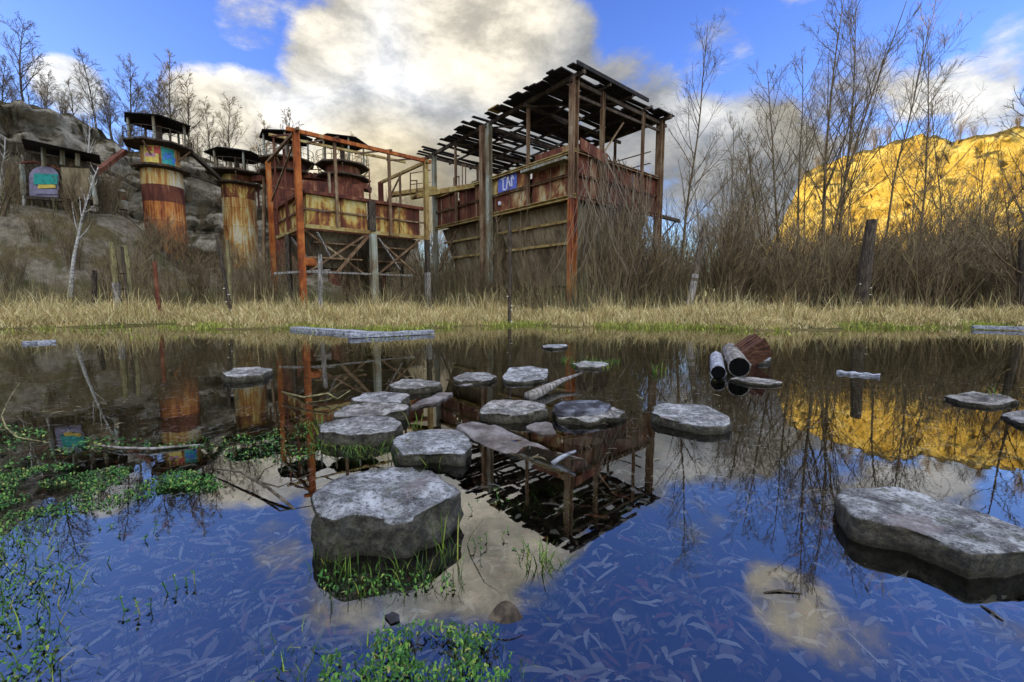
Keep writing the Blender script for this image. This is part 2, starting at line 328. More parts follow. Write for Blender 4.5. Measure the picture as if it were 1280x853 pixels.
def px_az(x, y):
    d = ray(x, y); h = math.hypot(d.x, d.y); return math.degrees(math.atan2(d.x, d.y)), d.z / h
def wall_sheet(name, mat, az0, az1, n, ridge, base_z, Df, rough, lean, rows=46, back=10, ledges=0.0, seed=0., backdist=60):
    azs = np.linspace(az0, az1, n); V = []
    for a in azs:
        H = np.interp(a, [r[0] for r in ridge], [r[1] for r in ridge]); D0 = Df(a); ar = R(a)
        H += .5 * mn.fractal(Vector((a * .25, seed, 3)), 1, 2, 4)
        for j in range(rows + back):
            if j < rows:
                v = j / (rows - 1); z = base_z + (H - base_z) * v; D = D0 + lean * v
                P = Vector((D0 * math.sin(ar), D0 * math.cos(ar), z))
                nz = mn.fractal(P * .11 + Vector((seed, 0, 0)), 1, 2.1, 6) * rough * 1.4 + mn.fractal(Vector((P.x * .4, P.y * .4, P.z * .9 + seed)), .8, 2, 6) * rough * .75
                fl = abs(mn.noise(Vector((a * .5 + seed, z * .05, 0)))) * rough * 1.2
                st = ledges * (math.floor(z * .45 + .6 * mn.noise(P * .1)) - z * .45)
                nz += (mn.cell(Vector((P.x * .55 + 9, P.y * .55, P.z * .8 + nz * .4))) * .34 + mn.cell(Vector((P.x * 1.3, P.y * 1.3, P.z * 1.9 + nz))) * .17) * rough
                D += nz + fl - st * 1.2; D += (1 - min(1, v / .3)) ** 2 * -2.5
                edge = max(0, v - .93) / .07; D += edge * edge * 1.4
                V.append((D * math.sin(ar), D * math.cos(ar), z))
            else:
                k = (j - rows + 1) / back; DD = D + 1 + (k ** 2) * backdist
                V.append((DD * math.sin(ar), DD * math.cos(ar), H + .4 * mn.noise(Vector((DD, a, seed))) + .6 * k))
    m = rows + back; I = np.arange(n * m).reshape(n, m)
    q = np.stack([I[:-1, :-1], I[1:, :-1], I[1:, 1:], I[:-1, 1:]], -1).reshape(-1, 4)
    return npmesh(name, V, q, [], mat, False)
def cl_D(a): return 39.5 + 3.5 * ss(-42, -30, a) - 1.0 * ss(-44, -48, -(-a)) * 0 + 8 * ss(-26, -14, a) + 2 * math.sin(a * .12)
rp = [(0, 121), (30, 124), (60, 129), (85, 137), (110, 149), (130, 161), (160, 176), (200, 183), (250, 190), (290, 203), (330, 232), (380, 262), (440, 285), (520, 300)]
ridgeL = []
for x, y in rp:
    a, tn = px_az(x, y); ridgeL.append((a, CAMH + tn * (float(cl_D(a)) + 4.0)))
ridgeL = [(-150, 18), (-130, 24), (-112, 26), (-64, 26), (-58, 22), (-53, 16)] + ridgeL
tag(wall_sheet('cliff', cliff_m, -150, -12, 420, ridgeL, .4, lambda a: float(cl_D(a)), 1.7, 2.4, ledges=1.3, seed=2.), 'grey quarry cliff with ledges and scrub', None, None, 'structure')
def hl_D(a): return 84 - 14 * ss(33, 48, a) + 60 * (1 - ss(29.5, 33.8, a)) ** 2 - 4 * ss(48, 60, a)
hp = [(990, 250), (998, 226), (1008, 208), (1030, 199), (1075, 183), (1115, 171), (1150, 164), (1170, 163), (1190, 170), (1215, 166), (1245, 159), (1280, 150), (1400, 138)]
ridgeR = []
for x, y in hp:
    a, tn = px_az(x, y); ridgeR.append((a, CAMH + tn * (float(hl_D(a)) + 5)))
ridgeR = [(29.5, ridgeR[0][1] * .75)] + ridgeR + [(75, 24)]
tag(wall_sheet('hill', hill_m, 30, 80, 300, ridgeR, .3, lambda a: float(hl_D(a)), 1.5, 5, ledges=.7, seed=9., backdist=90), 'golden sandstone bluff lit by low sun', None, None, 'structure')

# ------------------------------------------------------------------ bins
def P3(N, a, b): 
    return lambda t, s, z: Vector((N[0] + a[0] * t + b[0] * s, N[1] + a[1] * t + b[1] * s, z))
A2 = (-.652, .758); B2 = (.758, .652)
av, bv = Vector((*A2, 0)), Vector((*B2, 0))
def one(parent, name, mat, fn, label=None):
    m = MB(); fn(m); o = m.build(name, mat, parent)
    if label: o['label'] = label
    return o
# ---- roofed bin
N1 = (2.26, 16.25); Q = P3(N1, A2, B2); LA, LB = 9.75, 5.65
zf, zr = 4.5, 6.1
g0 = ghv(*Q(4, 2, 0)[:2])
hb = thing('hopper_building', Q(LA / 2, LB / 2, g0), 'large rusty hopper under a broken plank roof on tall steel posts', 'hopper')
def panel(t0, t1, s0, s1, z0, z1, ax, th=.05):
    def f(m):
        p, q_ = Q(t0, s0, 0), Q(t1, s1, 0); c = (p + q_) / 2; c.z = (z0 + z1) / 2
        n = bv if ax == 'a' else av
        m.box(c, (q_ - p) / 2, n * th / 2, (0, 0, (z1 - z0) / 2))
    return f
zm = zf + .82
i = .1
for k, (t0, t1, mu, ml) in enumerate(((.16, 2.3, rust_pan, rust_pan), (2.46, 5.0, rust_yel, rust_pan), (5.3, 7.55, rust_red, rust_red), (7.75, LA - .1, rust_red, rust_red))):
    one(hb, 'wall_panel', mu, panel(t0, t1, i, i, zm + .03, zr - .06, 'a')); one(hb, 'wall_panel', ml, panel(t0, t1, i, i, zf + .08, zm - .03, 'a'))
for k, (s0, s1) in enumerate(((.16, 1.9), (1.98, 3.8), (3.88, LB - .1))):
    one(hb, 'wall_panel', rust_red, panel(i, i, s0, s1, zf + .08, zr - .06, 'b'))
one(hb, 'wall_panel', rust_red, panel(0, LA, LB - .05, LB - .05, zf + .08, zr - .1, 'a')); one(hb, 'wall_panel', rust_red, panel(LA - .05, LA - .05, .1, LB - .1, zf + .08, zr - .1, 'b'))
# vertical ribs and pale seams
def ribs(m):
    for t in (1.25, 3.7, 6.1, 6.9, 8.4, 9.2): m.bar(Q(t, .05, zf + .1), Q(t, .05, zr - .08), .05, .05)
    for s in (1.0, 1.94, 2.9, 3.84, 4.8): m.bar(Q(.05, s, zf + .1), Q(.05, s, zr - .08), .06, .06)
one(hb, 'stiffener', steel_br, ribs)
for z, w, h, mt in ((zf, .2, .16, flange_m), (zm, .1, .09, steel_br), (zr, .22, .12, flange_m)):
    nm = {zf: 'flange_beam', zm: 'middle_rail', zr: 'rim_beam'}[z]
    one(hb, nm, mt, lambda m: m.ibeam(Q(-.1, .02, z), Q(LA + .1, .02, z), w, h))
    one(hb, nm, rust_red if nm != 'rim_beam' else steel_br, lambda m: m.ibeam(Q(.02, .14, z), Q(.02, LB + .1, z), w, h))
one(hb, 'rim_beam', steel_br, lambda m: m.bar(Q(0, LB, zr), Q(LA, LB, zr), .2, .12)); one(hb, 'rim_beam', steel_br, lambda m: m.bar(Q(LA, .15, zr), Q(LA, LB - .1, zr), .2, .12))
# projecting lip on the front near the corner
one(hb, 'lip_plate', steel_gr, lambda m: m.box((Q(.1, -.2, zr - .28) + Q(2.5, -.2, zr - .28)) / 2, (Q(2.5, 0, 0) - Q(.1, 0, 0)) / 2, bv * .2, (0, 0, .05)))
one(hb, 'lip_plate', rust_red, lambda m: m.box((Q(-.1, .2, zr + .2) + Q(-.1, 1.8, zr + .1)) / 2, (Q(0, 1.8, -.12) - Q(0, .2, .12)) / 2, av * .03, (0, 0, .2)))
one(hb, 'lip_plate', rust_pan, lambda m: m.box((Q(.2, -.05, zr + .16) + Q(2.0, -.05, zr + .16)) / 2, (Q(2.0, 0, .02) - Q(.2, 0, -.02)) / 2, bv * .02, (0, 0, .12)))
# gravel/heap inside
def heap(m):
    n = 14
    V = []; F = []
    for a_ in range(n):
        for b_ in range(n):
            t, s = .2 + (LA - .4) * a_ / (n - 1), .2 + (LB - .4) * b_ / (n - 1)
            zz = zr - .5 + .75 * max(0, 1 - math.hypot((t - 1.2) / 2.0, (s - 1.4) / 1.6)) + .15 * mn.noise(Vector((t, s, 0)))
            V.append(Q(t, s, zz))
    for a_ in range(n - 1):
        for b_ in range(n - 1): F.append((a_ * n + b_, a_ * n + b_ + 1, (a_ + 1) * n + b_ + 1, (a_ + 1) * n + b_))
    m.add(V, F)
one(hb, 'gravel_fill', conc_old, heap)
# hopper funnels
def funnel(m, t0, t1, s0, s1, zt, zb, k=.17):
    dt, ds = (t1 - t0) * k, (s1 - s0) * k
    top = [Q(t0, s0, zt), Q(t1, s0, zt), Q(t1, s1, zt), Q(t0, s1, zt)]; bot = [Q(t0 + dt, s0 + ds, zb), Q(t1 - dt, s0 + ds, zb), Q(t1 - dt, s1 - ds, zb), Q(t0 + dt, s1 - ds, zb)]
    m.add(top + bot, [(0, 1, 5, 4), (1, 2, 6, 5), (2, 3, 7, 6), (3, 0, 4, 7), (7, 6, 5, 4), (0, 3, 2, 1)])
one(hb, 'funnel', conc_old, lambda m: funnel(m, .3, 4.9, .3, LB - .3, zf - .08, 1.3)); one(hb, 'funnel', conc_old, lambda m: funnel(m, 5.1, LA - .2, .3, LB - .3, zf - .08, 1.3))
for k, z in enumerate((3.75, 2.95)):
    for (t0, t1) in ((.3, 4.9), (5.3, LA - .2)):
        off = .24 + .85 * (zf - z) / 3.1; one(hb, 'funnel_rib', flange_m, lambda m: m.bar(Q(t0 + .3 * k, off, z), Q(t1 - .3 * k, off, z), .09, .1))
one(hb, 'brace', steel_br, lambda m: m.bar(Q(9.6, .1, 2.2), Q(7.9, .15, 4.3), .07))
one(hb, 'brace', wood_grey, lambda m: m.bar(Q(-.05, 5.5, 2.0), Q(.0, 3.2, 2.05), .16, .12)); one(hb, 'brace', wood_dark, lambda m: m.bar(Q(-.02, 5.5, 2.2), Q(-.05, 2.9, 4.4), .12))
one(hb, 'brace', wood_grey, lambda m: m.bar(Q(-.1, 3.1, .4), Q(-.05, 5.2, 1.7), .13)); one(hb, 'brace', wood_grey, lambda m: m.bar(Q(-.3, 3.6, .3), Q(-.15, 5.4, 1.9), .07))
one(hb, 'outrigger', wood_dark, lambda m: m.bar(Q(-.05, LB + .1, zf - .02), Q(-.25, LB + 1.5, zf - .12), .14)); one(hb, 'outrigger_strut', wood_dark, lambda m: m.bar(Q(-.05, LB + .15, zf - 1.1), Q(-.2, LB + 1.2, zf - .2), .05))
# posts
ZT = 8.55
ZR = lambda t: ZT - .032 * t
def post(t, s, z0, z1, w, mt, h=None):
    z1 = ZR(t) if z1 > 8 else z1
    return one(hb, 'post', mt, lambda m: m.ibeam(Q(t, s, z0), Q(t, s, z1), w, h or w, (B2[0], B2[1], 0)))
post(-.02, -.08, 4.4, ZT, .26, steel_br); post(-.02, -.08, ghv(*N1) - .2, 4.4, .26, rust_silo)['label'] = 'lower near corner post in orange rust'
post(5.17, -.28, .1, ZT - .05, .2, steel_br); post(4.85, -.16, .1, ZT, .22, steel_gr)
post(LA - .05, -.05, .1, ZT, .2, steel_gr); post(-.03, LB + .05, 0.1, ZT, .24, steel_br)
post(2.4, -.06, zf, ZT, .11, steel_br); post(7.62, -.08, zf - .1, ZT, .1, steel_br); post(-.05, 1.52, zf + .1, ZT, .14, steel_br); post(-.05, 4.26, zf, ZT, .11, steel_br)
for t in (0.1, 2.4, 4.9, 7.4, LA): post(t, LB + .03, .1 if t in (.1, LA) else zf, ZT, .14 if t in (.1, LA) else .1, steel_br)
post(LA - .02, 2.8, zf, ZT, .1, steel_br)
# roof beams
for s, w in ((-.08, .16), (1.4, .09), (2.8, .1), (4.2, .09), (LB + .05, .16)):
    one(hb, 'rafter', steel_dk, lambda m: m.bar(Q(-.5, s, ZR(-.5) + .06), Q(LA + .75, s, ZR(LA + .75) + .06), w * .7, w))
for t in (-.02, 2.4, 4.9, 7.5, LA):
    one(hb, 'tie_beam', steel_dk, lambda m: m.bar(Q(t, -.3, ZR(t) - .1), Q(t, LB + .45, ZR(t) - .1), .09, .13))
one(hb, 'tie_beam', steel_dk, lambda m: m.bar(Q(-.02, -.08, ZT - .55), Q(-.02, LB, ZT - .42), .07, .1))
for (t0, t1) in ((0, 2.4), (2.4, 4.9), (4.9, 7.5)): one(hb, 'roof_brace', steel_dk, lambda m: m.bar(Q(t0, 2.8, ZR(t0) - .05), Q(t1, -.05, ZR(t1) - .1), .05))
def roof(m):
    r = random.Random(5); t = -.45; 
    while t < LA + .72:
        w = r.uniform(.2, .36); u = (t + .6) / (LA + 1.3)
        cuts = [-.75, 1.25, 3.1, 4.8, LB + .4]
        for k in range(4):
            pm = (.02, .02, .03, .05)[k] if u < .42 else (.1, .17, .2, .18)[k] if u < .62 else (.1, .2, .22, .16)[k]
            if u > .45 and u < .56 and k in (0, 1): pm = .5
            if u < .3 and k == 2: pm = .1
            if r.random() < pm: continue
            s0, s1 = cuts[k] - r.uniform(0, .12), cuts[k + 1] + r.uniform(0, .1)
            if k == 0: s0 = -.65 + r.uniform(-.28, .2) * (1 if u > .25 else .6)
            if k == 3: s1 = LB + .25 + r.uniform(-.35, .3)
            if r.random() < (.05 if u < .42 else .18): s0 += r.uniform(.2, .7)
            ww = w * (r.uniform(.94, 1.04) if u < .42 else r.uniform(.68, .95))
            dz = r.uniform(-.02, .05); tl = r.uniform(-.05, .05)
            c = (Q(t + w / 2, s0, ZR(t) + .18 + dz) + Q(t + w / 2, s1, ZR(t) + .18 + dz)) / 2
            m.box(c, (Q(0, s1, tl * .6) - Q(tl, s0, 0)) / 2, av * ww / 2, (0, 0, .022))
        t += w
one(hb, 'roof', dark_roof, roof)
one(hb, 'roof', flange_m, lambda m: m.box(Q(3.9, -.42, ZR(3.9) + .225), av * .34, bv * .28, (0, 0, .02)))['label'] = 'loose mossy yellow roof board'
one(hb, 'roof_edge_board', dark_roof, lambda m: m.box((Q(-.5, -.5, ZT + .22) + Q(-.5, 3.9, ZT + .22)) / 2, bv * 2.2, av * .025, (0, 0, .07)))
# graffiti
gf = one(hb, 'graffiti', paint_blue, lambda m: m.box(Q(3.85, .06, zm + .42), av * .62, bv * .012, (0, 0, .33)), 'blue sprayed tag with white strokes')
def strokes(m):
    def st(x0, z0, x1, z1, w=.06): m.bar(Q(3.85 - x0, .035, zm + .42 + z0), Q(3.85 - x1, .035, zm + .42 + z1), w, .02, (B2[0], B2[1], 0))
    st(-.42, .2, -.06, .24); st(-.25, .21, -.25, -.25); st(-.25, -.25, -.05, -.28); st(-.02, -.25, .06, .26); st(.06, .26, .24, -.2); st(0, -.02, .2, 0.02); st(.3, .18, .34, -.22); st(.34, .24, .46, .05)
one(gf, 'lettering', paint_white, strokes)
one(hb, 'graffiti', paint_white, lambda m: m.lathe(Q(4.35, .05, zf + .45), [(.0, -.09), (.07, -.08), (.08, 0), (.06, .07), (0, .08)], 10), 'white sprayed blob')
# railings on the far rim
def railing(s):
    def f(m):
        for dt in (0, .5): m.bar(Q(LA - .3 - dt, s, zr), Q(LA - .3 - dt, s, zr + 1.1), .05)
        m.bar(Q(LA - .27, s, zr + 1.12), Q(LA - .83, s, zr + 1.12), .05)
    return f
for s_ in (1.0, 2.2): one(hb, 'railing', steel_br, railing(s_))
one(hb, 'ladder_rail', steel_br, lambda m: m.bar(Q(-.02, 1.6, zr + .2), Q(-.02, 2.9, zr + 1.7), .05))
for h_ in (.7, 1.2): one(hb, 'back_rail', steel_br, lambda m: m.bar(Q(.3, LB - .2, zr + h_), Q(4, LB - .2, zr + h_), .04))

# ---- left roofless bin
N2 = (-7.55, 15.73); Q2 = P3(N2, A2, B2); LA2, LB2 = 4.3, 5.0; zf2, zr2 = 3.4, 4.62
lb = thing('open_hopper', Q2(2.1, 2.4, .3), 'yellow and rust hopper inside a bare roofless steel frame', 'hopper')
def panel2(t0, t1, s0, s1, z0, z1, ax):
    def f(m):
        p, q_ = Q2(t0, s0, 0), Q2(t1, s1, 0); c = (p + q_) / 2; c.z = (z0 + z1) / 2
        m.box(c, (q_ - p) / 2, (bv if ax == 'a' else av) * .025, (0, 0, (z1 - z0) / 2))
    return f
zm2 = (zf2 + zr2) / 2 + .02
for (s0, s1) in ((.3, 1.5), (1.56, 2.55), (2.85, 3.9), (3.96, LB2 - .15)):
    for (z0, z1) in ((zf2 + .07, zm2 - .03), (zm2 + .03, zr2 - .05)): one(lb, 'wall_panel', rust_yel, panel2(.25, .25, s0, s1, z0, z1, 'b'))
for (t0, t1) in ((.35, 2.2), (2.26, LA2 - .1)):
    for (z0, z1) in ((zf2 + .07, zm2 - .03), (zm2 + .03, zr2 - .05)): one(lb, 'wall_panel', rust_yel, panel2(t0, t1, .3, .3, z0, z1, 'a'))
one(lb, 'wall_panel', rust_red, panel2(LA2, LA2, .3, LB2, zf2, zr2, 'b')); one(lb, 'wall_panel', rust_red, panel2(.4, LA2 - .06, LB2 - .05, LB2 - .05, zf2, zr2, 'a'))
for z, w, h, mt, nm in ((zf2, .16, .14, flange_m, 'flange_beam'), (zm2, .06, .06, steel_br, 'middle_rail'), (zr2, .2, .12, rust_red, 'rim_beam')):
    one(lb, nm, mt, lambda m: m.bar(Q2(.18, .2, z), Q2(.18, LB2 + .05, z), w, h)); one(lb, nm, mt, lambda m: m.bar(Q2(.32, .22, z), Q2(LA2 + .05, .22, z), w, h))
one(lb, 'pillar', wood_dark, lambda m: m.ibeam(Q2(.12, 2.7, zf2 + .05), Q2(.12, 2.7, zr2), .26, .2, (A2[0], A2[1], 0)))
def funnel2(m, t0, t1, s0, s1, zt, zb, k=.3):
    dt, ds = (t1 - t0) * k, (s1 - s0) * k
    top = [Q2(t0, s0, zt), Q2(t1, s0, zt), Q2(t1, s1, zt), Q2(t0, s1, zt)]; bot = [Q2(t0 + dt, s0 + ds, zb), Q2(t1 - dt, s0 + ds, zb), Q2(t1 - dt, s1 - ds, zb), Q2(t0 + dt, s1 - ds, zb)]
    m.add(top + bot, [(0, 1, 5, 4), (1, 2, 6, 5), (2, 3, 7, 6), (3, 0, 4, 7), (7, 6, 5, 4), (0, 3, 2, 1)])
one(lb, 'funnel', dark_plate, lambda m: funnel2(m, .5, LA2 - .2, .4, 2.5, zf2 - .08, 2.0, .22)); one(lb, 'funnel', dark_plate, lambda m: funnel2(m, .5, LA2 - .2, 2.85, LB2 - .15, zf2 - .08, 2.0, .22))
for (s0_, s1_) in ((.2, 2.5), (2.5, .2), (2.9, 4.9), (4.9, 2.9)): one(lb, 'cross_strut', steel_br, lambda m: m.bar(Q2(.3 + .05 * (s0_ > s1_), s0_, 1.7), Q2(.3 + .05 * (s0_ > s1_), s1_, zf2 - .1), .07))
for s_ in (.1, LB2): one(lb, 'trestle_leg', wood_dark, lambda m: m.bar(Q2(2.2, s_, 0), Q2(2.2, s_, zf2 - .1), .16))
for z, o_ in ((2.9, .5), (2.35, .9)):
    one(lb, 'funnel_rib', steel_br, lambda m: m.bar(Q2(.1 + o_, .4 + o_ * .4, z), Q2(.1 + o_, 2.5 - o_ * .3, z), .06)); one(lb, 'funnel_rib', steel_br, lambda m: m.bar(Q2(.1 + o_, 2.9 + o_ * .3, z), Q2(.1 + o_, 4.8 - o_ * .3, z), .06))
def post2(t, s, z0, z1, w, mt, lab=None):
    o = one(lb, 'post', mt, lambda m: m.ibeam(Q2(t, s, z0), Q2(t, s, z1), w, w, (A2[0], A2[1], 0)))
    if lab: o['label'] = lab
    return o
ZT2 = 6.55
post2(0, 0, -.1, ZT2, .2, rust_org, 'bright orange rusted corner post'); post2(0, LB2 + .1, 3.3, ZT2, .18, flange_m); post2(0, LB2 + .1, 1.9, 3.3, .18, wood_dark); post2(0, LB2 + .1, -.1, 1.9, .2, wood_grey, 'pale grey timber foot of the corner post')
post2(LA2, 0, 0, ZT2, .18, rust_org); post2(LA2, LB2, 0, ZT2, .2, rust_red); post2(.05, 2.7, 0, zf2 - .07, .24, steel_gr); post2(.1, 1.35, zf2 + .05, ZT2, .1, steel_br); post2(.02, 3.45, zf2 - .05, ZT2, .1, steel_br)
post2(2.1, .1, zf2, ZT2, .08, rust_red); post2(3.4, .05, zf2, ZT2 + .85, .06, rust_red); post2(2.2, LB2, zr2, ZT2, .08, steel_br); post2(LA2, 2.5, zr2, ZT2, .1, steel_br); post2(3.3, LB2, zr2, ZT2, .07, steel_br)
bm_ = lambda p, q_, w, mt=steel_br, nm='beam': one(lb, nm, mt, lambda m: m.bar(p, q_, w))
bm_(Q2(0, -.3, ZT2 + .05), Q2(0, LB2 + .35, ZT2 + .05), .13, rust_org); bm_(Q2(3.45, -.1, 7.4), Q2(3.45, 5.95, 7.5), .1, flange_m)
bm_(Q2(-.3, 0, ZT2 + .05), Q2(LA2 + .1, 0, ZT2), .1); bm_(Q2(-.2, LB2 + .1, ZT2), Q2(LA2 + .2, LB2 + .05, ZT2), .12, flange_m); bm_(Q2(LA2, -.1, ZT2 - 1.0), Q2(LA2, LB2, ZT2 - 1.0), .09, rust_red)
for s in (1.35, 3.45, 5.0): bm_(Q2(-.15, s + .05, ZT2 + .12), Q2(3.5, s, 7.4), .06, steel_br, 'rafter')
bm_(Q2(0, 0, ZT2 - .05), Q2(3.45, 0, 7.35), .06, rust_red, 'rafter'); bm_(Q2(LA2, .05, 4.9), Q2(0, .02, ZT2 - .1), .06, steel_br, 'brace'); bm_(Q2(LA2, LB2, 5.0), Q2(2.1, LB2, ZT2 - .1), .06, steel_br, 'brace')
bm_(Q2(1.2, .12, ZT2 - 2.3), Q2(-.1, -.1, ZT2 - 2.3), .04, wood_dark, 'rod')
bm_(Q2(.1, 2.5, 3.2), Q2(.1, 1.2, 1.7), .1, steel_br, 'brace'); bm_(Q2(.1, .6, 3.2), Q2(.5, 1.2, 2.3), .06, wood_grey, 'brace'); bm_(Q2(.1, 2.95, 3.2), Q2(.4, 4.0, 2.0), .06, wood_grey, 'brace'); bm_(Q2(2.4, .3, 3.2), Q2(1.1, .6, 2.2), .07, wood_grey, 'brace')
bm_(Q2(.0, .1, 1.75), Q2(.1, 4.4, 1.75), .07, wood_grey, 'cross_rail'); bm_(Q2(.1, -.9, 1.65), Q2(.1, 1.0, 1.85), .07, wood_grey, 'cross_rail'); bm_(Q2(.2, .3, 2.3), Q2(.2, 2.3, 2.3), .05, steel_br, 'cross_rail')
one(lb, 'chute', rust_org, lambda m: m.lathe(Q2(.9, .55, 2.0), [(.3, 0), (.32, .05), (.2, .3), (.18, .32)], 10))

# ---- gangway between the two hoppers
gw0, gw1 = Q2(.0, LB2 + .05, 4.75), Q(LA - .1, -.2, 5.95)
gw0 = atY(517, 246, 19.2); gw1 = atY(600, 231, 21.4)
gw = thing('gangway', (gw0 + gw1) / 2, 'narrow steel gangway with thin railings joining the two big hoppers', 'gangway')
def deck(m):
    m.bar(gw0, gw1, .5, .08); d = (gw1 - gw0).normalized(); n = Vector((-d.y, d.x, 0)).normalized()
    for k in (-1, 1): m.bar(gw0 + n * .25 * k, gw1 + n * .25 * k, .06, .2)
one(gw, 'deck', flange_m, deck); one(gw, 'deck', flange_m, lambda m: m.bar(atY(488, 244, 22.5), atY(545, 236, 23.2), .5, .18))
def rails(m):
    for (x, y0, y1, Yv) in ((513, 245, 216, 21), (521, 245, 226, 21)): m.bar(atY(x, y0, Yv), atY(x, y1, Yv), .05)
    m.bar(atY(513, 217, 21), atY(538, 213, 21.6), .045); m.bar(atY(513, 231, 21), atY(538, 228, 21.6), .035); m.bar(atY(514, 226, 21), atY(522, 226, 21), .045)
def rails2(m):
    for (x, y0, y1, Yv) in ((578, 235, 206, 21.5), (582, 235, 206.5, 21.5)): m.bar(atY(x, y0, Yv), atY(x, y1, Yv), .05)
    m.bar(atY(578, 206, 21.5), atY(582, 206, 21.5), .05)
one(gw, 'railing', steel_br, rails2); one(gw, 'stanchion', steel_br, lambda m: m.bar(atY(598, 231, 22), atY(598, 205, 22), .05))
one(gw, 'railing', steel_br, rails)

# ------------------------------------------------------------------ silos
def silo(x, y, zb, zsk, zdk, zcan, r, rc, label, body, drum, graf=None, nposts=5, rot=.2, skirt=True):
    c = Vector((x, y, 0)); root = thing('silo', (x, y, zb), label, 'silo')
    prof = [(r, zb - .4), (r, zb + .4), (r * 1.015, zb + .42), (r * 1.015, zb + .5), (r, zb + .52)]
    k = zb + 1.4
    while k < zsk - .5: prof += [(r, k), (r * 1.015, k + .02), (r * 1.015, k + .1), (r, k + .12)]; k += 1.25
    zt = zsk - .95
    zb_ = zt - (.95 if body is rust_silo else 0)
    one(root, 'shell', body, lambda m: m.lathe(c, [p for p in prof if p[1] < zb_] + [(r, zb_)], 28)); one(root, 'shell_band', drum, lambda m: m.lathe(c, [(r * 1.002, zt + .003), (r * 1.002, zsk)], 28))
    if body is rust_silo: one(root, 'shell_band', rust_red, lambda m: m.lathe(c, [(r * 1.004, zb_ + .003), (r * 1.004, zt)], 28), 'dark red rusted ring')
    if skirt: one(root, 'skirt', steel_dk, lambda m: m.lathe(c, [(r * .9, zsk - .1), (r * 1.48, zsk + .0), (r * 1.5, zsk + .1), (r * .8, zsk + .16)], 8, rot))
    one(root, 'drum', drum, lambda m: m.lathe(c, [(r * .92, zsk + .17), (r * .92, zdk - .1)], 24))
    one(root, 'deck', steel_dk, lambda m: m.lathe(c, [(r * .9, zdk - .1), (rc * .97, zdk - .03), (rc, zdk), (rc, zdk + .09), (r * .5, zdk + .1)], 8, rot))
    for q_ in range(8):
        if q_ % 2 == 0: one(root, 'deck_bracket', steel_br, lambda m: m.bar(c + Vector((r * .9 * math.cos(q_ * .785 + rot), r * .9 * math.sin(q_ * .785 + rot), zdk - .7)), c + Vector((rc * .92 * math.cos(q_ * .785 + rot), rc * .92 * math.sin(q_ * .785 + rot), zdk - .1)), .07))
    for q_ in range(nposts):
        a = rot + q_ * 2 * math.pi / nposts; e = Vector((math.cos(a), math.sin(a), 0)) * rc * .78
        one(root, 'post', steel_gr, lambda m: m.bar(c + e + Vector((0, 0, zdk + .09)), c + e + Vector((0, 0, zcan + .08)), .09))
    def rl(m):
        for q_ in range(16):
            a = rot + q_ * math.pi / 8; e = Vector((math.cos(a), math.sin(a), 0)) * rc * .95; f = Vector((math.cos(a + math.pi / 8), math.sin(a + math.pi / 8), 0)) * rc * .95
            m.bar(c + e + Vector((0, 0, zdk + .08)), c + e + Vector((0, 0, zdk + .72)), .025)
            for h in (.42, .75): m.bar(c + e + Vector((0, 0, zdk + h)), c + f + Vector((0, 0, zdk + h)), .022)
    one(root, 'railing', steel_dk, rl)
    one(root, 'canopy', dark_roof, lambda m: m.lathe(c, [(rc * .2, zcan + .34), (rc * .98, zcan), (rc * .99, zcan + .05), (rc * .25, zcan + .42), (.05, zcan + .46)], 6, rot))
    one(root, 'core', steel_dk, lambda m: m.lathe(c, [(.16, zdk + .1), (.16, zcan + .3)], 8))
    return root
def arc_patch(m, c, r, a0, a1, z0, z1, n=8):
    V = []
    for k in range(n + 1):
        a = a0 + (a1 - a0) * k / n
        for z in (z0, z1): V.append(c + Vector((r * math.cos(a), r * math.sin(a), z)))
    V2 = [c + (v - c) * 1 for v in V]
    for v in V2: w = Vector((v.x - c.x, v.y - c.y, 0)).normalized() * -.012; v += w
    o = len(V); F = [(2 * k, 2 * k + 2, 2 * k + 3, 2 * k + 1) for k in range(n)] + [(o + 2 * k + 1, o + 2 * k + 3, o + 2 * k + 2, o + 2 * k) for k in range(n)]
    m.add(V + V2, F)
sx, sy = -20.7, 26.4
ms = silo(sx, sy, 2.6, 8.25, 9.55, 10.9, 1.0, 1.72, 'tall rust-orange silo with bright graffiti under its deck', rust_silo, rust_pale)
cc = Vector((sx, sy, 0)); fa = math.atan2(-sy, -sx)
for (da0, da1, z0, z1, mt, lb_) in ((.05, .75, 8.5, 9.4, paint_teal, 'teal graffiti patch with blue figures'), (-.85, -.1, 8.5, 9.4, paint_yel, 'yellow pink and red graffiti patch')):
    p = one(ms, 'graffiti', mt, lambda m: arc_patch(m, cc, .94, fa + da0, fa + da1, z0, z1), lb_)
    if mt is paint_teal:
        def fig(m):
            r = random.Random(3)
            for k in range(7):
                a = fa + .12 + .09 * k; zz = r.uniform(8.6, 9.0); e = Vector((math.cos(a), math.sin(a), 0)) * .955; f = Vector((math.cos(a + .09), math.sin(a + .09), 0)) * .955
                m.bar(cc + e + Vector((0, 0, zz)), cc + f + Vector((0, 0, zz + .3)), .02, .08); m.bar(cc + e + Vector((0, 0, zz + .3)), cc + f + Vector((0, 0, zz + .25)), .02, .07)
        one(p, 'lettering', paint_cob, fig)
    else:
        one(p, 'stripe', paint_pink, lambda m: arc_patch(m, cc, .95, fa - .8, fa - .25, 8.8, 9.0)); one(p, 'stripe', paint_redp, lambda m: arc_patch(m, cc, .95, fa - .7, fa - .4, 9.12, 9.36)); one(p, 'stripe', paint_redp, lambda m: arc_patch(m, cc, .95, fa - .3, fa + .0, 9.0, 9.38))
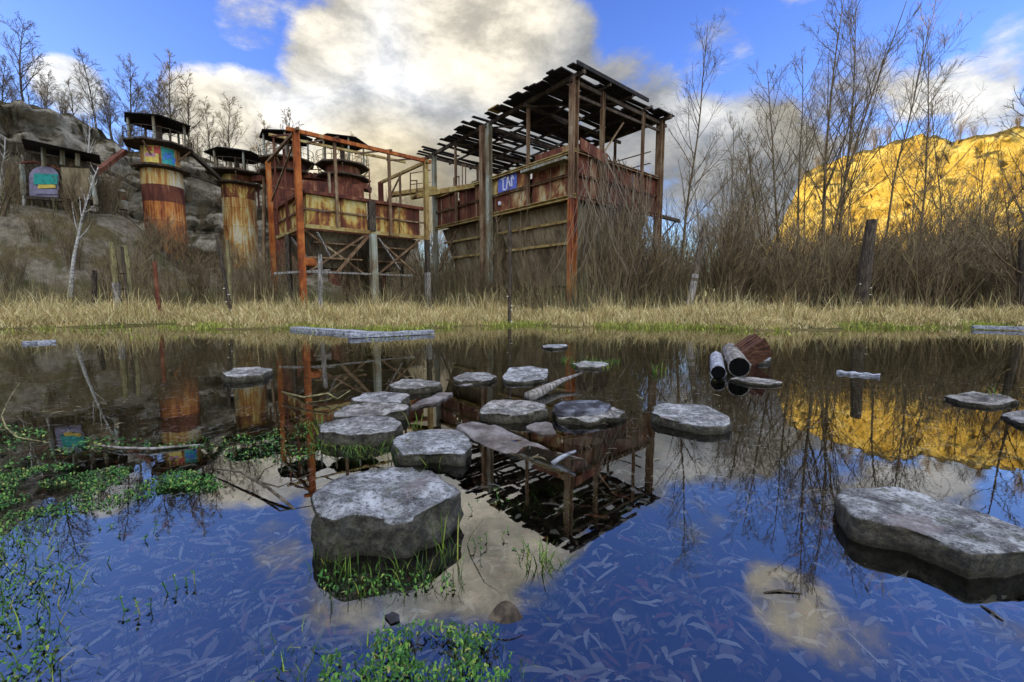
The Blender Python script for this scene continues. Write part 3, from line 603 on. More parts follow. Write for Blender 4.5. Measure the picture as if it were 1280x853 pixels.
for p0, p1, mt, w in ((atY(156, 189, 25.8), atY(116, 219, 23.5), rust_red, .3), (atY(238, 190, 27.2), atY(275, 224, 29.5), wood_dark, .26), (atY(128, 212, 25.0), atY(181, 237, 26.2), wood_dark, .24), (atY(238, 219, 27), atY(270, 230, 29), wood_dark, .14)):
    one(ms, 'strut', mt, lambda m: m.bar(p0, p1, w, w * .7))
silo(-19.0, 30.9, 3.0, 8.5, 9.2, 10.5, 1.02, 1.9, 'second silo with yellow drum and pale rusty shell behind the tall one', rust_pale, rust_yel, rot=.5)
silo(-15.1, 30.1, 2.0, 9.0, 9.8, 11.4, 1.2, 1.75, 'dark rust silo top behind the orange corner post of the open frame', rust_red, rust_red, rot=.1)
silo(-11.5, 30.4, 2.0, 8.8, 9.6, 11.2, 1.2, 1.75, 'dark octagonal silo top seen through the middle of the bare frame', rust_red, rust_red, rot=.35)
# connecting dark red catwalk behind the open hopper
cwp = [atY(322, 226, 31.0), atY(395, 222, 30.2), atY(462, 236, 30.5)]
cw = thing('catwalk', cwp[1], 'dark red catwalk linking the silo tops behind the bare frame', 'catwalk')
one(cw, 'deck', rust_red, lambda m: (m.bar(cwp[0], cwp[1], 1.2, .35), m.bar(cwp[1] + Vector((.02, .02, 0)), cwp[2], 1.2, .35)))
one(cw, 'side_plate', rust_red, lambda m: m.box(atY(415, 238, 29), (2.0, .2, -.12), (0, .03, 0), (0, 0, .5)))
def cwr(m):
    for k in range(10):
        p = cwp[0].lerp(cwp[2], k / 9); p.z = (cwp[0].z + cwp[2].z) / 2; m.bar(p, p + Vector((0, 0, 1.0)), .06); m.bar(p + Vector((0, 0, -1.5)), p, .09)
    for h in (.5, 1.0): a_, b_ = cwp[0].copy(), cwp[2].copy(); a_.z = b_.z = (cwp[0].z + cwp[2].z) / 2 + h; m.bar(a_, b_, .05)
one(cw, 'railing', rust_red, cwr)
for x_ in (330, 352, 372): one(cw, 'leg', steel_br, lambda m: m.bar(atY(x_, 330, 30), atY(x_, 222, 30), .16))
# leftmost bin on the bench
tb0 = Vector((-22.3, 21.3, 0))
tbn = thing('graffiti_bin', (-22.3, 21.3, 5.0), 'ledge bin with teal arched graffiti below a dark slanting canopy', 'bin')
F_ = lambda x, y, Y=21.2: atY(x, y, Y)
def sheet(name, pts, mt, th=.06, lab=None):
    def f(m):
        n = len(pts); d = Vector((.72, -.69, 0)) * -th; m.add(list(pts) + [p - d for p in pts], [tuple(range(n)), tuple(range(n, 2 * n))[::-1]] + [(k, n + k, n + (k + 1) % n, (k + 1) % n) for k in range(n)])
    return one(tbn, name, mt, f, lab)
arch = [F_(37, 246), F_(73, 247)] + [F_(55 + 19 * math.cos(R(k)), 222 - 14 * math.sin(R(k))) for k in range(0, 181, 20)]
sheet('front_plate', arch, paint_vio)
for pts, mt, lb_ in (([F_(42, 231, 21.12), F_(72, 231, 21.12), F_(72, 218, 21.12), F_(42, 217, 21.12)], paint_teal, 'teal sprayed band'), ([F_(47, 236, 21.12), F_(70, 235, 21.12), F_(69, 230.6, 21.12), F_(48, 230.6, 21.12)], paint_yel, 'yellow sprayed scribble'), ([F_(44, 243, 21.12), F_(72, 243, 21.12), F_(72, 236.6, 21.12), F_(45, 237, 21.12)], paint_vio, None)): sheet('graffiti', pts, mt, .02, lb_)
one(tbn, 'shell', dark_plate, lambda m: m.lathe(F_(94, 250, 22.3) * 1.0, [(.95, -.1), (.95, 1.75), (.9, 1.8)], 20)); one(tbn, 'side_plate', conc_old, lambda m: m.box((F_(96, 248, 21.0) + F_(96, 211, 21.0)) / 2, (.55, .1, 0), (0, .03, 0), (0, 0, .7)))
sheet('roof', [F_(27, 175, 20.0), F_(124, 196, 21.2), F_(126, 206, 23.2), F_(31, 187, 22.2)], dark_roof, .3)
sheet('back_plate', [F_(30, 248, 22.2), F_(116, 252, 23.2), F_(116, 205, 23.2), F_(30, 190, 22.2)], wood_dark, .05)
for x0, y0, x1, y1 in ((54, 182, 55, 208), (78, 187, 78, 206), (115, 219, 120, 256), (27, 206, 29, 243), (97, 192, 97, 208)): one(tbn, 'post', steel_gr, lambda m: m.bar(F_(x0, y0, 21), F_(x1, y1, 21), .12))
one(tbn, 'arch_rim', rust_red, lambda m: m.tube([F_(28, 204), F_(45, 203), F_(62, 207), F_(80, 214)], .07, 5)); one(tbn, 'floor_beam', wood_dark, lambda m: m.bar(F_(33, 247, 21), F_(118, 253, 21.4), .2, .15))
vs = F_(153, 253, 24.5)
vp = thing('vent_pipe', vs, 'small red vent pipe with grey cap on the cliff ledge', 'vent')
one(vp, 'pipe', rust_red, lambda m: m.lathe(vs, [(.13, -.4), (.13, .45), (.12, .5)], 10)); one(vp, 'cap', steel_gr, lambda m: m.lathe(vs, [(.12, .51), (.26, .53), (.2, .63), (.04, .7)], 10)); one(vp, 'collar', steel_gr, lambda m: m.lathe(vs, [(.24, -.4), (.24, .05), (.14, .1)], 10))

# ------------------------------------------------------------------ stepping stones
def stone(name, px, ztop, label, cat='stone', mat=None, bot=-.24, flare=.03, rough=.012, seed=0, chip=.022, group='stepping stones across the pond', zs=None, offs=None):
    W = [atZ(x, y, ztop if zs is None else zs[k]) for k, (x, y) in enumerate(px)]
    c = sum(W, Vector()) / len(W); n = 80
    L = [0]
    for k in range(len(W)): L.append(L[-1] + (W[(k + 1) % len(W)] - W[k]).length)
    per = []
    for k in range(n):
        s_ = L[-1] * k / n; j = max(i for i in range(len(W)) if L[i] <= s_); f = (s_ - L[j]) / max(1e-9, L[j + 1] - L[j]); per.append(W[j].lerp(W[(j + 1) % len(W)], f))
    per = [(per[k - 1] * .15 + per[k] * .7 + per[(k + 1) % n] * .15) for k in range(n)]
    size = max((p - c).length for p in W)
    m = MB(); V = []; F = []
    rings = [.12, .26, .4, .53, .65, .76, .86, .94, .985]
    def nz(p, a=1.0): return mn.fractal(Vector((p.x * 7 + seed * 3.1, p.y * 7, p.z * 7)), 1, 2, 4) * rough * a
    V.append(Vector((c.x, c.y, c.z)))
    for r in rings:
        for p in per:
            q_ = c.lerp(p, r); q_.z = c.z + (p.z - c.z) * r + nz(q_) - (.003 if r > .98 else 0); V.append(q_)
    for dz, fl in ((-.006, 1.0), (-.02, 1.012), (-.04, 1.02), (-.065, 1.03), (-.09, 1.03), (-.12, 1.03), (-.2, 1.0), (None, .92)):
        for p in per:
            z = max(p.z + dz, bot + .01) if dz is not None else bot
            q_ = Vector((c.x + (p.x - c.x) * (fl + flare * (fl - 1) * 10), c.y + (p.y - c.y) * (fl + flare * (fl - 1) * 10), z))
            dd = Vector((p.x - c.x, p.y - c.y, 0)).normalized(); q_ += dd * (mn.fractal(Vector((p.x * 9 + seed, p.y * 9, z * 14)), 1, 2, 4) * rough * 1.3 - chip * max(0, mn.noise(Vector((p.x * 6.5 + seed, p.y * 6.5, z * 5)))) * min(1, (p.z - z) / .03) * 2); V.append(q_)
    F += [(0, 1 + k, 1 + (k + 1) % n) for k in range(n)]
    nr = len(rings) + 8
    for r in range(nr - 1):
        o = 1 + r * n; F += [(o + k, o + n + k, o + n + (k + 1) % n, o + (k + 1) % n) for k in range(n)]
    F.append(tuple(1 + (nr - 1) * n + k for k in range(n)))
    m.add(V, F); o = m.build(name, mat or stone_m, None, (c.x, c.y, bot), smooth=True)
    return tag(o, label, cat, group)
ST = 'stepping_stone'
stone(ST, [(386, 623), (396, 613), (424, 595), (464, 586), (492, 581), (520, 583), (544, 590), (572, 613), (553, 627), (532, 638), (508, 647), (471, 647), (438, 648), (417, 653), (391, 640)], .13, 'tall blocky grey stone in the foreground with a chipped dark front', rough=.02, seed=1, flare=.0, chip=.04)
stone(ST, [(1053, 609), (1114, 610), (1158, 618), (1209, 633), (1243, 645), (1285, 663), (1330, 684), (1282, 690), (1212, 690), (1185, 678), (1145, 664), (1102, 655), (1071, 647), (1058, 631), (1048, 618)], .08, 'broad pale slab-like stone cut by the right picture edge', rough=.012, seed=2)
stone(ST, [(489, 549), (511, 540), (536, 536), (568, 536), (584, 545), (592, 555), (577, 569), (562, 567), (534, 567), (504, 568), (492, 558)], .055, 'pale grey stone just behind the tall blocky one', seed=3)
stone(ST, [(398, 530), (423, 522), (464, 518), (492, 522), (500, 528), (494, 537), (463, 544), (446, 545), (425, 543), (401, 540)], .065, 'grassy-edged grey stone, front one of three close together', seed=4, rough=.016)
stone(ST, [(416, 515), (429, 507), (459, 502), (489, 502), (509, 507), (509, 512), (481, 518), (457, 519), (417, 520)], .07, 'brownish grey stone, middle one of three close together', seed=5, rough=.016)
stone(ST, [(439, 497), (455, 491), (485, 489), (509, 491), (514, 494), (500, 503), (470, 502), (449, 503)], .075, 'bluish grey stone, rear one of three close together', seed=6)
stone(ST, [(487, 480), (502, 474), (521, 473), (549, 477), (552, 480), (536, 484), (511, 486), (492, 484)], .05, 'low grey stone behind the row of three', seed=7)
stone(ST, [(566, 471), (584, 465), (610, 466), (621, 470), (613, 475), (587, 476), (569, 474)], .035, 'thin oval slab stone left of the double-stepped one', seed=8)
stone(ST, [(628, 471), (637, 459), (661, 458), (685, 461), (684, 472), (661, 476), (634, 476)], .035, 'flat stepped stone beside the thick forked branch', seed=9)
stone(ST, [(714, 454), (732, 451), (753, 452), (762, 455), (750, 459), (723, 458)], .03, 'small flat stone ringed by green grass', seed=10)
stone(ST, [(677, 432), (692, 430), (708, 431), (710, 433), (695, 435), (680, 434)], .03, 'smallest pale slab stone near the far shore', seed=11)
stone(ST, [(600, 511), (613, 501), (649, 500), (682, 504), (685, 511), (664, 517), (625, 518), (604, 516)], .06, 'thick rounded stone in mid pond with a dark wet side', seed=12)
stone(ST, [(690, 512), (705, 507), (745, 507), (770, 509), (783, 516), (770, 522), (735, 526), (702, 522)], .035, 'brown base stone carrying a black slab', seed=13, rough=.02)
stone('slab', [(692, 507), (704, 500), (745, 499), (764, 505), (760, 510), (720, 515), (698, 512)], .075, 'black flat slab lying on a brown stone', 'slab', woodmat('black_slab', [(0, (.015, .015, .018)), (.5, (.05, .05, .06)), (1, (.2, .21, .25))]), bot=.028, seed=14, group=None)
stone(ST, [(814, 516), (821, 505), (866, 504), (893, 511), (913, 523), (912, 530), (881, 532), (845, 526), (824, 521)], .055, 'white-topped stone standing alone right of the pond centre', seed=15)
stone(ST, [(1180, 495), (1215, 490), (1250, 492), (1275, 501), (1240, 507), (1200, 502)], .025, 'thin wide slab stone low in the water by the hill reflection', seed=16)
stone(ST, [(1252, 517), (1275, 513), (1310, 517), (1300, 530), (1275, 529)], .025, 'thin slab stone at the right edge behind the broad one', seed=17)
stone(ST, [(277, 466), (295, 460), (320, 458), (340, 461), (330, 467), (300, 471), (282, 470)], .06, 'lone greenish slab stone in the left of the pond', seed=18)
stone('slab', [(913, 473), (933, 471), (965, 474), (979, 478), (958, 480), (935, 478)], .025, 'pale lilac flat slab in front of the log pile', 'slab', seed=19, group=None)
stone('slab', [(940, 447), (952, 445), (964, 447), (962, 450), (945, 451)], .05, 'small grey slab behind the log pile', 'slab', seed=20, group=None)
stone('slab', [(513, 507), (522, 502), (549, 491), (567, 491), (544, 503), (525, 506)], .02, 'flat sandy beige slab beside the row of three stones', 'slab', slab_m, seed=21, group=None)
stone('slab', [(569, 532), (590, 526), (622, 532), (652, 546), (700, 566), (742, 580), (738, 592), (700, 590), (650, 575), (612, 561), (590, 548)], .03, 'long broken concrete slab sinking into the water mid pond', 'slab', slab_m, seed=22, group=None, zs=[.03, .03, .02, .012, .002, -.012, -.02, -.018, -.008, .0, .016], rough=.022)
for k, (px, z, lb_) in enumerate((([(657, 533), (672, 528), (690, 530), (695, 540), (675, 541)], .012, 'sandy block barely breaking the surface below the rounded stone'), ([(700, 549), (730, 545), (756, 549), (750, 556), (715, 556)], -.015, 'yellowish sunken block under the brown base stone'), ([(768, 550), (800, 546), (830, 550), (826, 560), (785, 560)], -.02, 'brown sunken block left of the lone white-topped stone'), ([(566, 477), (580, 476), (600, 478), (598, 482), (580, 483)], .0, 'tiny sunken block below the thin oval slab'), ([(522, 735), (545, 722), (570, 726), (568, 745), (540, 752)], -.03, 'small mossy sunken stone at the foot of the tall blocky stone'), ([(480, 768), (490, 762), (499, 766), (500, 774), (488, 778)], .008, 'small dark pebble breaking the surface in front of the tall stone'))):
    stone('sunken_block' if k < 4 else 'pebble', px, z, lb_, 'stone', slab_m if k < 5 else MATS['black_slab'], seed=30 + k, group=None)

# ------------------------------------------------------------------ logs, boards, branches
def log(p0, p1, r, label, mat, endmat=None, n=14):
    p0, p1 = Vector(p0), Vector(p1); o = thing('log', p0, label, 'log')
    m = MB(); m.tube([p0.lerp(p1, k / 6) + Vector((0, 0, .008 * math.sin(k * 2))) for k in range(7)], [r * (1 + .07 * math.sin(k * 3 + 1)) for k in range(7)], n, True)
    ax = (p1 - p0).normalized()
    for i_, v in enumerate(m.V):
        f = (v - p0).dot(ax); cc_ = p0 + ax * f; m.V[i_] = cc_ + (v - cc_) * (1 + .13 * mn.noise(Vector((i_ % n * 1.3, f * 2.5, r * 90))))
    m.build('trunk', mat, o, smooth=False)
    d = (p0 - p1).normalized(); e = MB(); e.tube([p0 + d * .002, p0 + d * .012], [r * .96, r * .93], n, True); e.build('cut_end', endmat or black_m, o)
    return o
log(atZ(924, 459, .1), atZ(913, 438, .11), .1, 'thick grey log with a charred black cut end', wood_grey)
log(atZ(898, 466, .055), atZ(895, 446, .07), .07, 'thinner bluish log lying against the thick charred one', wood_wet)
rb = thing('timber_block', atZ(938, 446, .1), 'red brown split timber block leaning behind the charred logs', 'timber')
c_ = atY(939, 439, 5.15); u_ = Vector((.11, -.02, .085)); v_ = Vector((.075, .04, -.1)); w_ = Vector((.02, .17, .02))
m = MB(); 
for k in range(6):
    f = (k + .5) / 6 * 2 - 1; m.box(c_ + w_ * f * 1.0 + u_ * (.08 * math.sin(k * 2.3)), u_ * (1 + .1 * math.cos(k * 3)), w_ / 6.4, v_ * (1 + .06 * math.sin(k * 5)))
m.build('block', wood_red, rb)
def board(p0, p1, w, h, label, mat=wood_wet, name='board'):
    p0, p1 = Vector(p0), Vector(p1); d = (p1 - p0).normalized(); n = Vector((-d.y, d.x, 0)).normalized(); m = MB(); L = 12
    V = []; r = random.Random(len(label))
    for k in range(L + 1):
        c = p0.lerp(p1, k / L); e0, e1 = r.uniform(.8, 1.1), r.uniform(.8, 1.1); dz = .006 * math.sin(k * 1.7)
        V += [c - n * w / 2 * e0 + Vector((0, 0, h / 2 + dz)), c + n * w / 2 * e1 + Vector((0, 0, h / 2 + dz)), c + n * w / 2 * e1 + Vector((0, 0, -h / 2)), c - n * w / 2 * e0 + Vector((0, 0, -h / 2))]
    F = [(0, 1, 2, 3), (4 * L + 3, 4 * L + 2, 4 * L + 1, 4 * L)] + [(4 * k + j, 4 * k + 4 + j, 4 * k + 4 + (j + 1) % 4, 4 * k + (j + 1) % 4) for k in range(L) for j in range(4)]
    m.add(V, F); o = m.build(name, mat, None, p0); return tag(o, label, 'board')
board(atZ(368, 411, .03), atZ(470, 418, .03), .3, .09, 'long bluish board afloat at the far shore, left of a pair'); board(atZ(436, 420, .05), atZ(540, 415, .05), .24, .08, 'darker board end crossing the long bluish one at the shore')
board(atZ(28, 429, .02), atZ(70, 427, .02), .16, .05, 'short pale board floating near the left shore'); board(atZ(1046, 466, .005), atZ(1100, 471, .005), .1, .04, 'narrow pale board floating below the hill reflection')
board(atZ(1215, 409, .06), atZ(1282, 411, .06), .2, .08, 'low bluish board at the right end of the far shore')
def branch(pts, rads, label, mat=bark, subs=()):
    m = MB(); m.tube(pts, rads, 7)
    for sp_, sr in subs: m.tube(sp_, sr, 5)
    o = m.build('branch', mat, None, pts[0], smooth=True); return tag(o, label, 'branch')
Z_ = lambda x, y, z=.01: atZ(x, y, z)
branch([Z_(661, 497, .02), Z_(675, 490, .04), Z_(700, 477, .06), Z_(728, 466, .1)], [.05, .045, .025, .008], 'thick dark forked branch leaning out of the water mid pond', wood_grey, [([Z_(668, 497, .0), Z_(690, 486, .03), Z_(702, 476, .06)], [.02, .015, .008])])
branch([Z_(690, 580, .0), Z_(700, 573, .02), Z_(712, 567, .045), Z_(720, 564, .06)], [.012, .012, .009, .006], 'short pale stick resting on the sinking slab', wood_wet)
branch([Z_(25, 478, .2), Z_(12, 498, .12), Z_(2, 520, .05), Z_(8, 535, .02), Z_(22, 547, .01), Z_(62, 554, .0)], [.002, .003, .004, .005, .005, .003], 'pale crooked branch curling up from the water at the left', wood_moss)
branch([Z_(118, 556, .01), Z_(150, 560, .016), Z_(190, 561, .014), Z_(240, 557, .008), Z_(256, 556, .0)], [.004, .007, .008, .006, .003], 'straight pale branch floating among weeds on the left', wood_grey)
branch([Z_(268, 586, .02), Z_(300, 590, .04), Z_(335, 610, .03), Z_(360, 630, .01), Z_(385, 652, -.03)], [.003, .005, .006, .006, .004], 'thin dark forked twig reaching towards the tall stone', bark, [([Z_(300, 590, .04), Z_(315, 600, .03), Z_(348, 609, .05), Z_(390, 592, .07)], [.004, .004, .003, .002]), ([Z_(322, 601, .035), Z_(330, 588, .07), Z_(345, 580, .1)], [.003, .003, .002])])
branch([Z_(352, 490, .05), Z_(380, 497, .05), Z_(410, 492, .08), Z_(422, 499, .03), Z_(438, 488, .09)], [.006, .008, .008, .007, .004], 'bare twig lying behind the three close stones', wood_moss, [([Z_(383, 504, .0), Z_(410, 500, .03), Z_(418, 496, .06)], [.005, .005, .003])])
branch([Z_(955, 741, .001), Z_(975, 738, .004), Z_(1002, 742, .001)], [.002, .003, .0015], 'tiny dark twig afloat left of the broad slab-like stone', bark)
branch([Z_(1226, 757, .001), Z_(1242, 766, .004), Z_(1254, 776, .001)], [.002, .003, .0015], 'tiny dark twig afloat below the broad slab-like stone', bark)
# curled leaf, foreground
lf = MB(); c0 = Z_(632, 786, .01); V = []
for i_ in range(9):
    for j_ in range(7):
        u, v = i_ / 8 - .5, j_ / 6 - .5; wd = .026 * math.cos(u * 2.9)
        V.append(c0 + Vector((u * .085, .02 + v * wd * 1.6, .012 + .03 * (1 - (2 * u) ** 2) * (1 - abs(v) * 0) * (v + .5))))
lf.add(V, [(i_ * 7 + j_, (i_ + 1) * 7 + j_, (i_ + 1) * 7 + j_ + 1, i_ * 7 + j_ + 1) for i_ in range(8) for j_ in range(6)])
tag(lf.build('curled_leaf', wood_dark, None, c0, True), 'curled dark brown dead leaf floating upright in the foreground', 'leaf')

# ------------------------------------------------------------------ posts on the bank
def bankpost(x0, y0, x1, y1, Yb, wpx, label, mat, fungi=0, pegs=0, low=None, n=7):
    top = atY(x0, y0, Yb); bt = atY(x1, y1, Yb); zg = ghv(bt.x, bt.y); d = bt - top; bt = top + d * ((top.z - zg + .25) / max(.05, -d.z))
    r = wpx * Yb / 545 / 2; o = thing('wooden_post', (bt.x, bt.y, zg), label, 'post')
    m = MB(); rr = random.Random(int(x0)); m.tube([bt.lerp(top, k / 7) for k in range(8)], [r * rr.uniform(.88, 1.1) for k in range(7)] + [r * .8], n); m.build('shaft', mat, o)
    if low: m = MB(); m.tube([bt, bt.lerp(top, .25), bt.lerp(top, .5)], [r * 1.15, r * 1.12, r * 1.06], n); m.build('lower_shaft', low, o)
    if fungi:
        for k in range(fungi):
            p = bt.lerp(top, .12 + .07 * k + rr.uniform(-.03, .03)) + Vector((rr.choice((-1, 1)) * r, -r * .6, 0)); m = MB(); m.lathe(p, [(.01, -.012), (.032, -.008), (.036, 0), (.015, .012)], 8); m.build('fungus', fungus_m, o)
    if pegs:
        for k in range(pegs):
            p = bt.lerp(top, .25 + .6 * k / pegs); m = MB(); m.bar(p + Vector((-.16, -.03, 0)), p + Vector((.03, -.05, .01)), .025); m.build('peg', black_m, o)
    return o
bankpost(118, 338, 116, 382, 15.2, 6, 'short dark stump post, leftmost on the bank', wood_dark, 0, 1); bankpost(140, 303, 148, 387, 14.8, 7.5, 'pale mossy-topped post with cut notch, left of the pegged one', wood_moss, 0, 1, wood_grey)
bankpost(157, 307, 164, 385, 14.8, 7, 'mossy post beside a dark pegged rail on the left bank', wood_moss, 0); bankpost(152, 309, 161, 384, 14.7, 3.2, 'thin dark pegged rail leaning on the mossy post', wood_dark, 2, 3)
bankpost(193, 327, 199, 393, 14.0, 5, 'rust-brown post before the tall orange silo', rust_red, 1); bankpost(271, 294, 290, 398, 13.8, 4.5, 'slim black leaning post with white fungi left of the open hopper', wood_dark, 5); bankpost(284, 300, 289, 388, 14.6, 4, 'thin brown pole behind the black leaning post', wood_moss, 2)
bankpost(637, 272, 637, 409, 13.0, 5, 'thin black upright post with white fungi before the roofed hopper', wood_dark, 4); bankpost(400, 318, 401, 380, 14.4, 5.5, 'short grey post standing before the open hopper', wood_grey, 2)
bankpost(881, 283, 862, 380, 15.5, 8, 'leaning log post with a pale barkless lower half', bark, 0, 0, wood_grey); bankpost(1090, 275, 1074, 392, 15.0, 14, 'thick dark broken trunk post in the right thicket', wood_dark, 5); bankpost(1278, 300, 1279, 395, 15.0, 9, 'dark upright post at the right edge of the bank', wood_dark)

# ------------------------------------------------------------------ trees
def rdir(r, d, ang):
    d = d.normalized(); x = d.orthogonal().normalized(); x.rotate(__import__('mathutils').Quaternion(d, r.uniform(0, 6.283))); return (d * math.cos(ang) + x * math.sin(ang)).normalized()
def curve(r, p, d, L, n, up, wob):
    pts = [p.copy()]; d = d.copy()
    for k in range(n):
        d = (d + Vector((r.uniform(-wob, wob), r.uniform(-wob, wob), r.uniform(-wob, wob) + up))).normalized(); pts.append(pts[-1] + d * (L / n))
    return pts
def along(pts, t):
    f = t * (len(pts) - 1); k = min(int(f), len(pts) - 2); return pts[k].lerp(pts[k + 1], f - k), (pts[k + 1] - pts[k]).normalized()
def tree_mesh(seed, H, r0, lean=(0, 0), stems=1, nb=18, t0=.3, ang=(25, 45), blen=.33, up=.08, sub=5, twg=4, rt=.008, droop=0):
    r = random.Random(seed); T = MB(); C = MB()
    for s in range(stems):
        h = H * (1 if s == 0 else r.uniform(.6, .95)); ld = Vector((lean[0] + (r.uniform(-.22, .22) if s else 0), lean[1] + (r.uniform(-.2, .2) if s else 0), 1)).normalized(); rs = r0 * (1 if s == 0 else r.uniform(.5, .8))
        st = curve(r, Vector((r.uniform(-.2, .2) * (s > 0), r.uniform(-.2, .2) * (s > 0), -.3)), ld, h + .3, 11, .03, .055); n_ = len(st)
        T.tube(st, [rs * (1 - .92 * (k / (n_ - 1)) ** .9) + .006 for k in range(n_)], 7)
        for b in range(nb if s == 0 else int(nb * .7)):
            t = t0 + (.97 - t0) * (b + r.random()) / nb * (1 if s == 0 else 1 / .7)
            if t > .98: continue
            p, d = along(st, t); L = h * blen * (1.12 - .85 * (t - t0) / (1 - t0)) * r.uniform(.6, 1.15); rb_ = max(rt * 1.6, rs * .42 * (1 - t * .85))
            bp = curve(r, p, rdir(r, d, R(r.uniform(*ang))), L, 6, up, .1); T.tube(bp, [rb_ * (1 - .85 * k / 6) + rt * .6 for k in range(7)], 4, False)
            for q_ in range(sub):
                tt = r.uniform(.25, .98); p2, d2 = along(bp, tt); L2 = L * r.uniform(.25, .5) * (1.15 - .5 * tt); b2 = curve(r, p2, rdir(r, d2, R(r.uniform(25, 50))), L2, 4, up * .7 - droop, .14); C.tube(b2, [max(rt, rb_ * .35) * (1 - .6 * k / 4) for k in range(5)], 3, False)
                for w in range(twg):
                    p3, d3 = along(b2, r.uniform(.2, 1)); b3 = curve(r, p3, rdir(r, d3, R(r.uniform(20, 50))), L2 * r.uniform(.3, .6), 2, up * .5 - droop * 1.5, .18); C.tube(b3, [rt * .8, rt * .65, rt * .4], 3, False)
    return T, C
def tree(name, loc, T, C, tm, cm, label, group):
    o = thing(name, (0, 0, 0), label, 'tree', group); T.build('trunk', tm, o, smooth=True); C.build('crown', cm, o); o.location = loc; return o
def treepx(xb, xt, yt, Yb, seed, label, r0=.09, **kw):
    gb = atY(xb, 385, Yb); top = atY(xt, yt, Yb + kw.pop('dy', 0)); z = ghv(gb.x, gb.y); H = top.z - z; kw.setdefault('sub', 7); kw.setdefault('twg', 5); kw.setdefault('rt', .0065)
    T, C = tree_mesh(seed, H, r0 * .72, ((top.x - gb.x) / H, 0), **kw); return tree('bare_tree', (gb.x, gb.y, z), T, C, bark_warm, twig_m, label, 'tall bare trees right of the hoppers')
treepx(846, 858, 45, 22.5, 11, 'bare tree nearest the roofed hopper, standing alone beside it', .11, nb=26, t0=.32, blen=.26, sub=6)
treepx(978, 905, 170, 18.5, 12, 'bare tree leaning far to the left over the bushes', .1, nb=16, t0=.35, blen=.36, stems=1)
treepx(985, 945, 85, 20, 13, 'two-stemmed bare willow left of the golden bluff', .1, nb=20, stems=2, t0=.3)
treepx(1005, 1000, 60, 21, 14, 'slender bare willow before the bluff left end', .09, nb=20, stems=2, t0=.3)
treepx(1020, 1062, -25, 18, 15, 'tallest bare tree, its top cut by the picture edge', .12, nb=24, stems=2, t0=.32, blen=.28)
treepx(1030, 1105, -10, 19, 16, 'tall bare tree leaning right across the bluff crest', .1, nb=22, stems=1, t0=.3)
treepx(1090, 1140, 20, 20.5, 17, 'slim bare tree before the middle of the bluff', .08, nb=20, stems=1, t0=.35)
treepx(1135, 1185, 60, 21, 18, 'bare tree leaning right over the bluff notch', .08, nb=20, stems=2, t0=.35)
treepx(1290, 1272, 120, 15, 19, 'wide branching bare tree at the right picture edge', .1, nb=22, stems=2, t0=.2, ang=(35, 65), blen=.42)
treepx(905, 935, 140, 26, 20, 'thin bare tree between the roofed hopper and the willows', .07, nb=18, stems=2, t0=.3)
treepx(1215, 1228, 175, 24, 21, 'small bare tree in the thicket below the bluff', .07, nb=18, stems=3, t0=.2)
treepx(880, 885, 190, 30, 22, 'fine twiggy bare tree behind the lone one', .06, nb=18, stems=3, t0=.2)
# pale birches at the left
def birchpx(xb, yb, xt, yt, Yb, seed, label):
    gb = atY(xb, yb, Yb); top = atY(xt, yt, Yb); z = ghv(gb.x, gb.y); H = max(2.5, top.z - z); T, C = tree_mesh(seed, H, .085, ((top.x - gb.x) / H, 0), nb=12, t0=.45, blen=.2, sub=3, twg=3)
    tree('birch_tree', (gb.x, gb.y, z), T, C, birch_bark, twig_m, label, 'pale birches before the cliff')
birchpx(18, 345, -2, 190, 20, 31, 'pale birch trunk leaning left at the left picture edge'); birchpx(8, 345, 2, 170, 21, 32, 'pale birch just behind the leaning one at the left edge'); birchpx(86, 358, 84, 200, 18.5, 33, 'thin white birch in front of the graffiti bin'); birchpx(110, 340, 112, 130, 25, 34, 'tall thin birch against the cliff left of the tall silo'); birchpx(40, 350, 24, 230, 22, 35, 'short thin birch below the graffiti bin')
# cliff-top birches
protos = []
for k in range(5):
    T, C = tree_mesh(50 + k, 7.5, .09, (.02 * k - .04, .02), stems=1 + (k % 2), nb=26, t0=.2, blen=.36, sub=8, twg=6, rt=.011, droop=.06, ang=(28, 55)); protos.append((T, C))
first = [None] * 5
CT = [(35, 25, 'tallest birch on the cliff top at the left', 0), (8, 70, 'bushy birch at the left end of the cliff top', 1), (-25, 60, 'birch on the cliff top cut by the left edge', 2), (122, 68, 'birch on the cliff top above the graffiti bin', 0), (160, 72, 'birch on the cliff top left of the silo canopy', 1), (212, 70, 'tall birch directly behind the silo canopy', 2), (195, 92, 'shorter birch behind the silo canopy', 3), (235, 95, 'slim birch just right of the silo canopy', 4), (262, 128, 'small sunlit birch right of the silo canopy', 2), (288, 122, 'thin sunlit birch above the second silo', 0), (62, 90, 'small birch right of the tallest one', 3), (95, 100, 'low birch in the middle of the cliff top', 4), (140, 105, 'low birch between two taller ones', 3), (330, 150, 'thin birch behind the second silo canopy', 4), (350, 135, 'tall thin birch behind the bare frame corner', 1), (425, 168, 'small birch far behind the octagonal silo top', 3)]
for k, (x, yt, lab, pi) in enumerate(CT):
    a, _ = px_az(x, 180); D = float(cl_D(a)) + 6.5; H = np.interp(a, [r[0] for r in ridgeL], [r[1] for r in ridgeL]); gz = H - .2
    if a > -29: D += 3
    px_ = D * math.sin(R(a)); py_ = D * math.cos(R(a)); d = ray(x, yt); zt = CAMH + d.z / math.hypot(d.x, d.y) * D; sc = max(.35, (zt - gz) / 7.6)
    if first[pi] is None:
        o = tree('birch_tree', (px_, py_, gz), *protos[pi], bark, twig_m, lab, 'birches along the cliff top'); o.scale = (sc,) * 3; first[pi] = o
    else: copy_thing(first[pi], (px_, py_, gz), k * 1.3, sc, lab)
